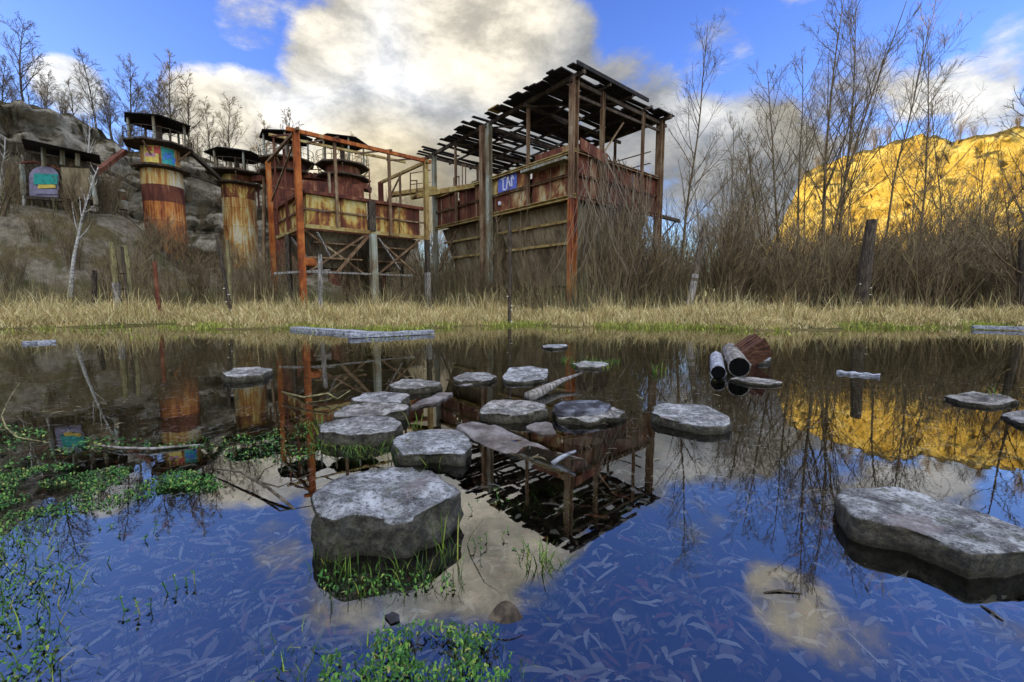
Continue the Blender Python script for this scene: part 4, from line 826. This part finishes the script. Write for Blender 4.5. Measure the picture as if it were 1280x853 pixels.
for k in range(16):
    a = -49.5 + k * 1.55 + .5 * math.sin(k * 5.1); D = float(cl_D(a)) + 9 + 2 * math.sin(k * 3.3); H = np.interp(a, [r[0] for r in ridgeL], [r[1] for r in ridgeL]); copy_thing(first[k % 5], (D * math.sin(R(a)), D * math.cos(R(a)), H - .3), k * 2.1, .45 + .18 * math.sin(k * 7.7), 'small twiggy birch filling the row along the cliff top')
bt = [o for o in COL.objects if o.type == 'EMPTY' and o.name.startswith('bare_tree')]
rt_ = random.Random(17)
for k in range(16):
    y_ = rt_.uniform(23, 34); x_ = (.4 + .78 * ((k * .618 + .2) % 1)) * y_; copy_thing(bt[(2, 3, 6, 7, 9, 10, 11)[k % 7]], (x_, y_, ghv(x_, y_)), k * 1.7, rt_.uniform(.6, .95), 'slender bare tree deep in the right thicket', 'trees deep in the right thicket')
# ------------------------------------------------------------------ shrubs
def shrub_mesh(seed, H, n, spread, sub=5, rt=.009):
    r = random.Random(seed); m = MB()
    for s in range(n):
        a = r.uniform(0, 6.283); b0 = Vector((r.uniform(-.35, .35), r.uniform(-.35, .35), -.1)); d = Vector((math.cos(a) * spread * r.random(), math.sin(a) * spread * r.random(), 1)).normalized(); L = H * r.uniform(.55, 1.05)
        st = curve(r, b0, d, L, 6, .0, .09); rr = r.uniform(.012, .026); m.tube(st, [rr * (1 - .75 * k / 6) + .003 for k in range(7)], 4, False)
        for q_ in range(sub):
            p, dd = along(st, r.uniform(.25, .97)); b = curve(r, p, rdir(r, dd, R(r.uniform(18, 40))), L * r.uniform(.15, .4), 3, .03, .12); m.tube(b, [rt, rt * .8, rt * .6, rt * .4], 3, False)
            for w in range(2):
                p3, d3 = along(b, r.uniform(.3, 1)); b3 = curve(r, p3, rdir(r, d3, R(35)), L * r.uniform(.07, .18), 2, .02, .15); m.tube(b3, [rt * .7, rt * .6, rt * .4], 3, False)
    return m
SH = []
def sapling(seed):
    r = random.Random(seed); m = MB()
    for s_ in range(6):
        L = r.uniform(2.4, 4.8); st = curve(r, Vector((r.uniform(-.4, .4), r.uniform(-.4, .4), -.1)), Vector((r.uniform(-.22, .22), r.uniform(-.22, .22), 1)).normalized(), L, 8, .01, .07); rr = r.uniform(.009, .017); m.tube(st, [rr * (1 - .8 * k / 8) + .002 for k in range(9)], 4, False)
        for q_ in range(9):
            p, dd = along(st, r.uniform(.3, .97)); m.tube(curve(r, p, rdir(r, dd, R(r.uniform(18, 40))), L * r.uniform(.1, .24), 3, .05, .12), [.006, .005, .004, .003], 3, False)
    return m
for k in range(6):
    o = shrub_mesh(80 + k, 3.6 if k < 4 else 2.6, 26 if k < 4 else 34, .42, 7).build('shrub', shrub_m); SH.append(o)
used = set(); rs = random.Random(21)
def put_shrub(x, y, sc, label, group, k=None):
    k = rs.randrange(6) if k is None else k; o = SH[k]
    if k in used: o = o.copy(); COL.objects.link(o)
    used.add(k); o.location = (x, y, ghv(x, y) - .05); o.rotation_euler = (0, 0, rs.uniform(0, 6.28)); o.scale = (sc, sc, sc * rs.uniform(.85, 1.15)); tag(o, label, 'shrub', group)
for k in range(64):
    u = k / 63; y = rs.uniform(15.5, 23); x = .47 * y + (1.22 - .47) * y * ((k * .618) % 1); sc = rs.uniform(.7, 1.15)
    put_shrub(x, y, sc, 'leafless brown shrub in the dense thicket right of the roofed hopper', 'shrubs of the right thicket')
for k in range(46):
    y = rs.uniform(26, 55); x = .33 * y + (1.2 - .33) * y * ((k * .618) % 1); put_shrub(x, y, rs.uniform(1.2, 2.0), 'taller bare shrub at the back of the right thicket', 'shrubs behind the right thicket')
for k in range(44):
    y = rs.uniform(17.5, 26); x = -(.5 + .68 * ((k * .618) % 1)) * y; put_shrub(x, y, rs.uniform(.4, .85) * (1 if y > 18 else .8), 'low bare shrub on the slope below the silos', 'shrubs below the silos')
for k in range(10):
    y = rs.uniform(22, 28); x = -(.28 + .1 * rs.random()) * y; put_shrub(x, y, rs.uniform(.7, 1.0), 'bare shrub behind the open hopper', 'shrubs behind the open hopper')
for k in range(34):
    y = rs.uniform(27, 38); x = (-.26 + .62 * ((k * .618) % 1)) * y; put_shrub(x, y, rs.uniform(.8, 1.25), 'bare shrub in the gap behind the two hoppers', 'shrubs behind the two hoppers')
for k in range(30):
    y = rs.uniform(44, 62); x = (-.36 + .8 * ((k * .618) % 1)) * y; put_shrub(x, y, rs.uniform(1.7, 2.3), 'far bare shrub of the wood behind both hoppers', 'shrubs of the far wood')
for (t, s, sc) in ((1, -.7, .6), (3.0, -.6, .7), (4.3, -.9, .5), (6.4, -.5, .6), (8.2, -.6, .5), (-.7, .8, .95), (-.8, 1.8, 1.1), (-.7, 2.6, 1.05), (-.9, 3.6, .9), (-1.0, 4.6, .8)):
    p = Q(t, s, 0); put_shrub(p.x, p.y, sc, 'spindly dry shrub growing against the roofed hopper', 'shrubs against the roofed hopper')
for (t, s, sc) in ((-.6, 1.6, .35), (-.5, 3.6, .45), (1.5, -.7, .45), (3.0, -.8, .55)):
    p = Q2(t, s, 0); put_shrub(p.x, p.y, sc, 'spindly dry shrub growing against the open hopper', 'shrubs against the open hopper')
for k in range(18):
    a = -48 + k * 1.7 + rs.uniform(-.6, .6); D = float(cl_D(a)) + 5.5; H = np.interp(a, [r[0] for r in ridgeL], [r[1] for r in ridgeL]); put_shrub(0, 0, rs.uniform(.35, .7), 'low bare shrub along the cliff top', 'shrubs along the cliff top'); o = COL.objects[-1]
    sh = [o_ for o_ in COL.objects if o_.get('group') == 'shrubs along the cliff top'][-1]; sh.location = (D * math.sin(R(a)), D * math.cos(R(a)), H - .3)
for k in range(16):
    a = 33 + k * 1.9 + .6 * math.sin(k * 4.3); H = np.interp(a, [r[0] for r in ridgeR], [r[1] for r in ridgeR]); D = float(hl_D(a)) + 7; put_shrub(0, 0, .5 + .3 * abs(math.sin(k * 2.7)), 'small shrub on the crest of the golden bluff', 'shrubs on the bluff crest')
    [o_ for o_ in COL.objects if o_.get('group') == 'shrubs on the bluff crest'][-1].location = (D * math.sin(R(a)), D * math.cos(R(a)), H - .2)
cv = bpy.data.objects['cliff'].data.vertices; rs3 = random.Random(8)
for k in range(34):
    p = cv[rs3.randrange(306, 384) * 56 + rs3.randrange(9, 44)].co; put_shrub(0, 0, rs3.uniform(.22, .5), 'small dry shrub clinging to the quarry cliff face', 'shrubs on the cliff face')
    [o_ for o_ in COL.objects if o_.get('group') == 'shrubs on the cliff face'][-1].location = p + Vector((.2, -.2, -.25))
sp0 = None; rs4 = random.Random(33)
SPOT = [(Q(t, -1.0 - .5 * rs4.random(), 0), 'upright bare sapling before the long wall of the roofed hopper', 'saplings before the roofed hopper') for t in (.6, 1.5, 2.4, 3.2, 4.0, 5.8, 6.6, 7.5, 8.4, 9.3)] + [(Q(-.9 - .5 * rs4.random(), s_, 0), 'upright bare sapling before the short right wall of the roofed hopper', 'saplings before the roofed hopper') for s_ in (.2, .9, 1.6, 2.3, 3.0, 3.8, 4.6, 5.4)] + [(Q2(-.8 - .4 * rs4.random(), s_, 0), 'upright bare sapling before the open hopper', 'saplings before the open hopper') for s_ in (.8, 1.9, 3.0, 4.1)] + [(Vector((x_, y_, 0)), 'thin upright sapling on the grassy bank', 'saplings on the bank') for x_, y_ in ((-14, 16.5), (-12.4, 15.6), (-10.6, 16.2), (-9.1, 15.2), (7.8, 15.4), (9.6, 14.8), (11.5, 15.5), (13.2, 15), (15, 15.8))]
for k, (p, lab, gr) in enumerate(SPOT):
    o = sapling(5 + k).build('sapling', shrub_m) if k < 3 else bpy.data.objects[SP_[k % 3]].copy()
    if k < 3: SP_ = (SP_ if k else []) + [o.name]
    else: COL.objects.link(o)
    sc = rs4.uniform(.65, 1.05) * (.7 if 'bank' in gr or 'open' in gr else 1); o.location = (p.x, p.y, ghv(p.x, p.y) - .05); o.rotation_euler = (0, 0, k * 2.4); o.scale = (sc,) * 3; tag(o, lab, 'sapling', gr)
for k, o in enumerate(SH):
    if k not in used: bpy.data.objects.remove(o)
# dead creeper on the right wall of the roofed hopper
r = random.Random(4); m = MB()
for k in range(230):
    s0 = r.uniform(.0, 4.2) if k < 180 else r.uniform(3, 5.4); zt = zr + r.uniform(-2.2, .35) - .25 * abs(s0 - 1.2) * r.random(); p = Q(-.14 - r.random() * .35, s0, zt); L = max(.6, (zt - .1) * r.uniform(.3, .95))
    m.tube(curve(r, p, (Vector((0, 0, -1)) + bv * r.uniform(-.6, .6) - av * r.uniform(-.1, .2)).normalized(), L, 9, -.05, .2), [r.uniform(.004, .009)] * 10, 3, False)
for k in range(5): m.tube(curve(r, Q(-.3, 1.3 + .3 * k, zr + .1), (Vector((0, 0, -1)) + bv * .75 - av * .1).normalized(), 5.2, 9, -.02, .05), [.03 - .003 * k] * 10, 4, False)
tag(m.build('dead_creeper', creep_m, None, Q(-.2, 2, .3)), 'grey tangle of dead creeper hanging down the right wall of the roofed hopper', 'creeper')

# ------------------------------------------------------------------ grasses (uncountable)
ng = np.random.default_rng(5)
def blades(name, x, y, z, h, w, lean, mat, label, kind='stuff', curl=.6):
    n = len(x); a = ng.uniform(0, 2 * np.pi, n); la = ng.uniform(0, 2 * np.pi, n); ux, uy = np.cos(a) * w / 2, np.sin(a) * w / 2; lx, ly = np.cos(la) * lean * h, np.sin(la) * lean * h
    def lv(f, k, zf): return np.stack([x + lx * f + ux * k, y + ly * f + uy * k, z + h * zf], -1)
    V = np.stack([lv(0, -1, -.03), lv(0, 1, -.03), lv(.25, -.85, .45), lv(.25, .85, .45), lv(.62, -.6, .8), lv(.62, .6, .8), lv(1.15, 0, 1 - .25 * np.minimum(1, lean) * curl)], 1).reshape(-1, 3)
    b = (np.arange(n) * 7)[:, None]; q = np.concatenate([b + np.array([0, 1, 3, 2]), b + np.array([2, 3, 5, 4])]); t = b + np.array([4, 5, 6])
    return tag(npmesh(name, V, q, t, mat), label, None, None, kind)
def tuss(x, y, sc=.9): return np.array([mn.noise(Vector((a * sc, b * sc, 3.3))) for a, b in zip(x, y)])
n = 42000; x = ng.uniform(-17, 20, n); d = ng.uniform(.03, 1, n) ** 1.3 * 5.0; y = shore(x) + .02 + d; tn = tuss(x, y, .55); t2 = tuss(x, y, 1.9); keep = (.8 * tn + .7 * t2) > -.16 - .3 * ng.random(n); x, y, d, tn, t2 = x[keep], y[keep], d[keep], tn[keep], t2[keep]
h = (.1 + .26 * np.clip(d / 1.5, 0, 1) + .55 * np.clip(tn + .1, -.1, .8) * np.clip(d / .9, 0, 1) + .22 * np.clip(t2, -.3, .6)) * ng.uniform(.45, 1.45, len(x)); h = np.clip(h * (.52 + .55 * tuss(x, y, .22)), .05, 1.2)
blades('dry_grass', x, y, gh(x, y), h, ng.uniform(.006, .015, len(x)), ng.uniform(.15, 1.3, len(x)), grass_dry, 'tall straw-coloured grass along the far bank')
nt_ = 620; cx = ng.uniform(-17, 20, nt_); cd = .1 + 4.2 * ng.random(nt_) ** 1.6; cy = shore(cx) + .35 + cd; big = np.clip(ng.normal(.5, .25, nt_), .12, 1.1) * np.clip(.5 + cd, .5, 1.25)
per_ = 75; gx_ = np.repeat(cx, per_); gy_ = np.repeat(cy, per_); gs = np.repeat(big, per_); a = ng.uniform(0, 2 * np.pi, nt_ * per_); rr_ = ng.random(nt_ * per_) ** .7 * .2 * (gs + .3)
x = gx_ + np.cos(a) * rr_; y = gy_ + np.sin(a) * rr_
blades('dry_grass', x, y, gh(x, y), (.08 + .36 * gs) * ng.uniform(.5, 1.3, len(x)), ng.uniform(.006, .014, len(x)), ng.uniform(.2, 1.1, len(x)), grass_dry, 'arching straw tussocks along the far bank')
n = 16000; x = ng.uniform(-15, 18, n); d = ng.normal(.12, .4, n); y = shore(x) + d - .1; tn = tuss(x, y, .5) + .5 * tuss(x, y, 2.0); k_ = tn > -.02; x, y = x[k_], y[k_]
blades('shore_grass', x, y, np.maximum(gh(x, y), -.01), ng.uniform(.03, .14, len(x)), ng.uniform(.008, .016, len(x)), ng.uniform(.3, 1.2, len(x)), grass_grn, 'low yellow green grass at the waterline')
n = 9000; x = ng.uniform(-18, 21, n); y = shore(x) + ng.uniform(1.2, 6.5, n); tn = tuss(x, y, .6) + .4 * tuss(x, y, 1.7); k_ = tn > .05; x, y, tn = x[k_], y[k_], tn[k_]
blades('dry_grass', x, y, gh(x, y), (.45 + .6 * ng.random(len(x))) * (.6 + tn), ng.uniform(.006, .013, len(x)), ng.uniform(.05, .7, len(x)), grass_dry, 'taller pale stalks at the back of the bank')
n = 5000; x = ng.uniform(-15, 17, n); y = shore(x) - ng.random(n) ** 2 * 2.6; tn = tuss(x, y, .45) + .4 * tuss(x, y, 1.9); k_ = tn > .2; x, y = x[k_], y[k_]
blades('shore_grass', x, y, np.full(len(x), -.02), ng.uniform(.03, .09, len(x)), ng.uniform(.01, .03, len(x)), ng.uniform(.5, 2.0, len(x)), grass_grn, 'mossy green growth floating out from the shore')
n = 13000; x = ng.uniform(-24, 26, n); y = ng.uniform(14.2, 24, n); k_ = (np.abs(x) < 1.25 * y) & ((x > 5) | (ng.random(n) < .45)); x, y = x[k_], y[k_]; tn = tuss(x, y, .5); k_ = tn > -.05; x, y, tn = x[k_], y[k_], tn[k_]
blades('dry_reeds', x, y, gh(x, y), (.45 + .8 * ng.random(len(x)) + .6 * np.clip(tn, 0, 1)), ng.uniform(.008, .018, len(x)), ng.uniform(.03, .35, len(x)), reed_m, 'thin dry reeds and stalks before the hoppers')

n = 2300; tq = ng.uniform(-1.5, LA + 1, n); sq = -ng.uniform(.15, 1.6, n); x = N1[0] + A2[0] * tq + B2[0] * sq; y = N1[1] + A2[1] * tq + B2[1] * sq; n2_ = 1700; sq = ng.uniform(-.8, LB + 1, n2_); tq = -ng.uniform(.2, 1.4, n2_); x = np.append(x, N1[0] + A2[0] * tq + B2[0] * sq); y = np.append(y, N1[1] + A2[1] * tq + B2[1] * sq)
n3_ = 900; sq = ng.uniform(-1, LB2 + 1, n3_); tq = -ng.uniform(.1, 1.2, n3_); x = np.append(x, N2[0] + A2[0] * tq + B2[0] * sq); y = np.append(y, N2[1] + A2[1] * tq + B2[1] * sq)
hh = np.append(.35 + 2.1 * ng.random(n + n2_) ** 2.2, ng.uniform(.3, 1.0, n3_))
blades('dry_reeds', x, y, gh(x, y), hh, ng.uniform(.006, .016, len(x)), ng.uniform(.02, .3, len(x)), reed_m, 'tall dry reeds crowding the feet of the hoppers')
# ------------------------------------------------------------------ pond weeds and leaves
def leaves(name, x, y, z, L, W, mat, label, kind, ang=None, tilt=.12):
    n = len(x); a = ng.uniform(0, 2 * np.pi, n) if ang is None else ang; t1 = ng.normal(0, tilt, n); cu = ng.normal(0, .12, n); ca, sa = np.cos(a), np.sin(a); V = []
    for f, wf in ((-.5, .0), (-.28, .7), (0, 1), (.28, .75), (.5, 0)):
        cx = f * L; off = cu * L * (1 - (2 * f) ** 2); zz = z + t1 * cx + .01 * (1 - (2 * f) ** 2) * ng.random(n)
        for k in ((-1, 1) if wf else (0,)):
            ly = off + k * wf * W / 2; V.append(np.stack([x + ca * cx - sa * ly, y + sa * cx + ca * ly, zz + .15 * W * (k == 1)], -1))
    V = np.stack(V, 1).reshape(-1, 3); b = (np.arange(n) * 8)[:, None]
    q = np.concatenate([b + np.array([1, 2, 4, 3]), b + np.array([3, 4, 6, 5])]); t = np.concatenate([b + np.array([0, 2, 1]), b + np.array([5, 6, 7])])
    return tag(npmesh(name, V, q, t, mat), label, None, None, kind)
n = 13000; y = .55 + 5.2 * ng.random(n) ** 1.7; x = ng.uniform(-1.35, 1.35, n) * (y + .35); zb = gh(x, y); k_ = tuss(x, y, 2.2) + .5 * tuss(x, y, 7) > -.3 * ng.random(n); x, y, zb = x[k_], y[k_], zb[k_]; n = len(x)
leaves('fallen_leaves', x, y, zb + ng.uniform(.004, .05, n), ng.uniform(.035, .13, n), ng.uniform(.007, .0165, n), leaf_m, 'carpet of long willow leaves on the pond bed', 'stuff', ng.normal(.5, .9, n))
n = 1500; y = 2.0 + 9 * ng.random(n); x = ng.uniform(-1.25, 1.25, n) * y; tn = tuss(x, y, .8) + .5 * tuss(x, y, 3); k_ = tn > .22; x, y = x[k_], y[k_]; n = len(x)
leaves('floating_litter', x, y, np.full(n, .003), ng.uniform(.02, .09, n), ng.uniform(.004, .012, n), reed_m, 'bits of dead leaf and straw afloat on the pond', 'stuff', None, .02)
n = 7000; y = .55 + 4.5 * ng.random(n) ** 1.6; x = ng.uniform(-1.35, 1.35, n) * (y + .35); L_ = .008 + .05 * ng.random(n) ** 2
leaves('fallen_leaves', x, y, gh(x, y) + ng.uniform(.002, .03, n), L_, L_ * ng.uniform(.3, .8, n), leaf_m, 'small broken leaf bits on the pond bed', 'stuff')
def scatter(poly, n):
    P = [atZ(px, py, 0) for px, py in poly]; xs = [p.x for p in P]; ys = [p.y for p in P]; X_ = ng.uniform(min(xs), max(xs), n * 4); Y_ = ng.uniform(min(ys), max(ys), n * 4); ins = np.zeros(len(X_), bool)
    for i_ in range(len(P)):
        a_, b_ = P[i_], P[i_ - 1]; c = (a_.y > Y_) != (b_.y > Y_); ins ^= c & (X_ < (b_.x - a_.x) * (Y_ - a_.y) / (b_.y - a_.y + 1e-12) + a_.x)
    return X_[ins][:n], Y_[ins][:n]
def weedpatch(poly, n, size, label, thr=-.1, zr_=(0, .025), sc=6):
    x, y = scatter(poly, n); tn = tuss(x, y, sc); k_ = tn > thr; x, y = x[k_], y[k_]; m_ = len(x)
    return leaves('water_weeds', x, y, ng.uniform(*zr_, m_), ng.uniform(.25, 1.5, m_) ** 1.3 * size, ng.uniform(.2, .6, m_) * size, weed_m, label, 'stuff', None, .22)
weedpatch([(-40, 600), (60, 580), (160, 585), (250, 590), (290, 610), (200, 630), (90, 645), (-40, 650)], 9000, .015, 'floating green weed mat on the left of the pond', .0, (-.03, .006))
weedpatch([(180, 560), (260, 545), (330, 540), (400, 525), (405, 550), (395, 575), (330, 580), (240, 575), (120, 575)], 4500, .018, 'dark green weeds around the left stones', .08, (-.07, .006), 3)
weedpatch([(0, 530), (120, 545), (260, 560), (200, 590), (0, 600)], 2000, .025, 'thin weeds among the left branches', .05, (-.04, .015), 3)
weedpatch([(205, 600), (240, 594), (275, 600), (262, 612), (215, 614)], 320, .02, 'small weed island left of the tall stone', -1)
weedpatch([(400, 840), (460, 805), (540, 790), (620, 800), (640, 840), (630, 870), (400, 870)], 1500, .013, 'bright green cress in the foreground', -.1, (0, .035), 9)
weedpatch([(-20, 640), (40, 650), (90, 700), (60, 760), (100, 820), (40, 870), (-20, 870)], 900, .014, 'weeds at the lower left edge', 0, (-.02, .03), 8)
weedpatch([(800, 640), (880, 640), (900, 680), (830, 700), (780, 680)], 700, .012, 'drowned pale green weeds near the pond centre', 0, (-.07, -.02), 8)
weedpatch([(395, 715), (480, 722), (560, 715), (570, 740), (400, 745)], 500, .014, 'weeds at the foot of the tall blocky stone', -.2, (-.05, .015), 8)
def tuftpatch(poly, n, h, label, lean=(.2, .9), z0=-.08, w=(.002, .005)):
    x, y = scatter(poly, n); m_ = len(x); return blades('water_grass', x, y, np.full(m_, z0), ng.uniform(.5, 1.2, m_) * h - z0, ng.uniform(*w, m_), ng.uniform(*lean, m_), wgrass_m, label)
tuftpatch([(-20, 650), (60, 660), (110, 720), (70, 790), (110, 870), (-20, 870)], 420, .05, 'sparse grass at the lower left edge'); tuftpatch([(390, 690), (480, 712), (575, 690), (575, 745), (400, 750)], 160, .05, 'grass blades at the foot of the tall stone', (.1, .5))
tuftpatch([(395, 548), (470, 556), (490, 560), (470, 575), (400, 570)], 240, .05, 'grass fringe before the front one of three stones', (.3, 1.2)); tuftpatch([(320, 800), (480, 800), (640, 790), (660, 870), (320, 870)], 240, .03, 'grass blades among the foreground cress')
tuftpatch([(640, 690), (700, 690), (720, 740), (660, 750), (635, 720)], 120, .015, 'pale drowned grass right of the tall stone', (.5, 1.4)); tuftpatch([(640, 590), (760, 600), (790, 620), (720, 660), (640, 630)], 170, -.03, 'drowned grass inside the roof reflection', (.6, 1.6))
tuftpatch([(700, 449), (775, 451), (770, 462), (705, 460)], 200, .05, 'bright grass ring around a small flat stone', (.3, 1.0), -.02, (.006, .012)); tuftpatch([(100, 690), (330, 640), (330, 850), (120, 850)], 150, .012, 'sparse single blades over the sunken leaves', (.1, .9))
for (x_, y_, n_, h_, lab) in ((678, 702, 46, .05, 'bright green grass tuft right of the tall stone'), (820, 466, 16, .12, 'bright green grass tuft between the lone stone and the logs'), (402, 545, 8, .12, 'upright grass tuft at the left of the front one of three stones'), (520, 535, 8, .1, 'short grass tuft between the two grey stones'), (497, 578, 14, .08, 'grass tuft at the left corner of the pale grey stone'), (548, 580, 6, .07, 'yellow grass blades before the pale grey stone'), (1252, 500, 9, .1, 'grass tuft on the thin wide slab stone'), (568, 690, 9, .16, 'tall grass blades at the right side of the tall stone')):
    p = atZ(x_, y_, 0); o = blades('grass_tuft', p.x + ng.normal(0, .025, n_), p.y + ng.normal(0, .025, n_), np.full(n_, -.06), ng.uniform(.6, 1.2, n_) * h_ + .06, np.full(n_, .005 if y_ > 560 else .01), ng.uniform(.1, .7, n_), wgrass_m, lab, None); o['category'] = 'grass tuft'; o['group'] = 'green tufts in the pond'
# thin emergent stalks with small leaves
def stalks(px, seed, label):
    r = random.Random(seed); p = atZ(*px, -.1); m = MB()
    for k in range(r.randint(3, 5)):
        st = curve(r, p + Vector((r.uniform(-.04, .04), r.uniform(-.04, .04), 0)), Vector((r.uniform(-.5, .5), r.uniform(-.3, .3), 1)).normalized(), r.uniform(.1, .15), 4, 0, .2); m.tube(st, .0012, 4, False)
        for q_ in range(7):
            a_, d = along(st, r.uniform(.6, 1)); e = Vector((r.uniform(-1, 1), r.uniform(-1, 1), r.uniform(-.2, .5))).normalized() * r.uniform(.007, .014); n_ = e.cross(Vector((0, 0, 1))).normalized() * e.length * .35; m.add([a_, a_ + e * .5 + n_, a_ + e, a_ + e * .5 - n_], [(0, 1, 2, 3)])
    tag(m.build('water_plant', weed_m, None, p), label, 'water plant', 'small emergent water plants')
for k, (px, lab) in enumerate((((605, 665), 'tiny leafy water plant nearest the right side of the tall stone'), ((612, 705), 'leafy water plant on the pale cloud reflection'), ((640, 660), 'leafy water plant below the roof reflection'), ((590, 730), 'dark leafy stem at the corner below the tall stone'), ((650, 730), 'leafy water plant in front of the bright tuft'), ((136, 700), 'leafy water plant at the left among sunken leaves'), ((170, 712), 'second leafy stem right of the left one among sunken leaves'), ((110, 745), 'leafy water plant nearest the lower left weeds'), ((225, 780), 'lone green sprig over the dark leaves left of centre'), ((180, 820), 'green sprig by the bottom left edge'))): stalks(px, 60 + k, lab)

# ------------------------------------------------------------------ light
SUN_AZ, SUN_EL = -100.0, 12.0
w = bpy.data.worlds.new('World'); S.world = w; w.use_nodes = True; t = NT(w.node_tree); bg = w.node_tree.nodes['Background']
sky = t.new('ShaderNodeTexSky', sky_type='NISHITA'); sky.sun_disc = False; sky.sun_elevation = R(SUN_EL); sky.sun_rotation = R(SUN_AZ); sky.air_density = 1.0; sky.dust_density = .4; sky.ozone_density = 2.5
dv = t.vmath('NORMALIZE', t.new('ShaderNodeTexCoord').outputs['Generated'])
def lobe(px, deg, amp, refl=False):
    d = ray(*px); 
    if refl: d.z = -d.z
    d.normalize(); c = t.vmath('DOT_PRODUCT', dv, tuple(d)); return t.math('MULTIPLY', t.step(c, math.cos(R(deg)), math.cos(R(deg * .25))), amp)
def lobes(L):
    o = None
    for l in L:
        v = lobe(*l); o = v if o is None else t.math('MAXIMUM', o, v)
    return o
mask = lobes([((460, 100), 13, 1.0), ((560, 60), 18, 1.0), ((650, 100), 14, 1.0), ((500, 190), 18, 1.0), ((620, 210), 17, 1.0), ((340, 190), 11, 1.0), ((275, 175), 9, .85), ((420, -10), 12, .7), ((318, 15), 6, .66), ((560, 0), 14, .85), ((780, 150), 11, .8), ((860, 200), 11, .8), ((940, 230), 12, .8), ((1060, 115), 7, .6), ((1040, 180), 8, .55), ((88, 112), 4, .8), ((20, 150), 5, .5), ((1140, 115), 4, .62), ((1195, 104), 4, .66), ((1245, 88), 4, .66), ((1275, 45), 4, .6), ((1235, 152), 4, .62), ((890, 80), 7, .55), ((930, 180), 9, .8), ((395, 705), 9, .62, True), ((620, 680), 13, .75, True), ((985, 765), 8, .5, True), ((1040, 805), 7, .5, True), ((1100, 850), 9, .55, True), ((1280, 770), 7, .62, True), ((470, 770), 8, .55, True), ((1700, 200), 22, .55)])
vec = t.scaled(dv, (1, 1, 1.9)); n1 = t.noise(vec, 3.4, 10, .6, .35); n2 = t.noise(vec, 9.0, 9, .65, .2)
dens = t.math('ADD', t.math('MULTIPLY', mask, .62), t.math('ADD', t.math('MULTIPLY', n1, .75), t.math('MULTIPLY', n2, .18)))
cov = t.step(dens, .77, .93)
bright = lobes([((320, 175), 12, 1.0), ((480, 80), 10, .9), ((565, 105), 8, .8), ((420, 150), 12, .9), ((80, 105), 8, 1.0), ((890, 110), 7, .6), ((600, 690), 13, 1.0, True), ((400, 640), 11, 1.0, True), ((470, 760), 8, .8, True), ((1000, 770), 9, .6, True), ((1090, 840), 9, .6, True), ((1210, 95), 9, .7)])
glow = lobes([((480, 262), 14, 1.0), ((265, 170), 8, .6), ((560, 250), 12, .6), ((1040, 120), 8, .5), ((610, 690), 12, .6, True), ((400, 700), 10, .5, True), ((1030, 800), 14, .5, True)])
tex = t.step(t.math('ADD', t.math('MULTIPLY', n2, .6), t.math('MULTIPLY', n1, .4)), .35, .66)
lum = t.math('ADD', t.math('MULTIPLY', bright, t.math('ADD', t.math('MULTIPLY', tex, .6), .3)), t.math('ADD', t.math('MULTIPLY', tex, .24), .29))
CLOUD = .42
ccol = t.mix(glow, t.mix(tex, (.82, .89, 1.0), (1.0, .985, .96)), (1.0, .86, .58))
ccol = t.mix(1.0, ccol, lum, 'MULTIPLY'); ccol = t.mix(1.0, ccol, (CLOUD, CLOUD, CLOUD), 'MULTIPLY')
hs = t.new('ShaderNodeHueSaturation'); hs.inputs['Hue'].default_value = .53; hs.inputs['Saturation'].default_value = 1.22; hs.inputs['Value'].default_value = 1.12; t.put(hs.inputs['Color'], sky.outputs[0])
SKY = .15
CLS = t.mix(1.0, ccol, (1 / SKY, 1 / SKY, 1 / SKY), 'MULTIPLY')
# bright cloud added out of view, overhead and behind, to fill the shade
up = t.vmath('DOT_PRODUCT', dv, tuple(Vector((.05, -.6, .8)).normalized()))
fill_cloud = t.math('MULTIPLY', t.step(up, .22, .72), t.step(t.math('ADD', n1, t.math('MULTIPLY', n2, .3)), .42, .66))
fill_cloud_col = t.mix(tex, (.5 / SKY, .57 / SKY, .7 / SKY), (1.5 / SKY, 1.55 / SKY, 1.62 / SKY))
skyc = t.mix(cov, hs.outputs[0], CLS)
t.put(bg.inputs['Color'], t.mix(fill_cloud, skyc, fill_cloud_col)); bg.inputs['Strength'].default_value = SKY
sl = bpy.data.lights.new('sun', 'SUN'); sl.energy = 4.4; sl.angle = R(.5); sl.color = (1, .78, .45); so = bpy.data.objects.new('sun', sl); COL.objects.link(so)
sd = Vector((math.sin(R(SUN_AZ)) * math.cos(R(SUN_EL)), math.cos(R(SUN_AZ)) * math.cos(R(SUN_EL)), math.sin(R(SUN_EL)))); so.rotation_euler = (-sd).to_track_quat('-Z', 'Y').to_euler()
V_ = S.view_settings; V_.view_transform = 'Standard'; V_.look = 'None'; V_.gamma = 1; V_.exposure = 1.2; V_.use_curve_mapping = False
S.cycles.use_denoising = True; S.cycles.max_bounces = 6; S.cycles.transparent_max_bounces = 8; S.cycles.caustics_reflective = False; S.cycles.caustics_refractive = False
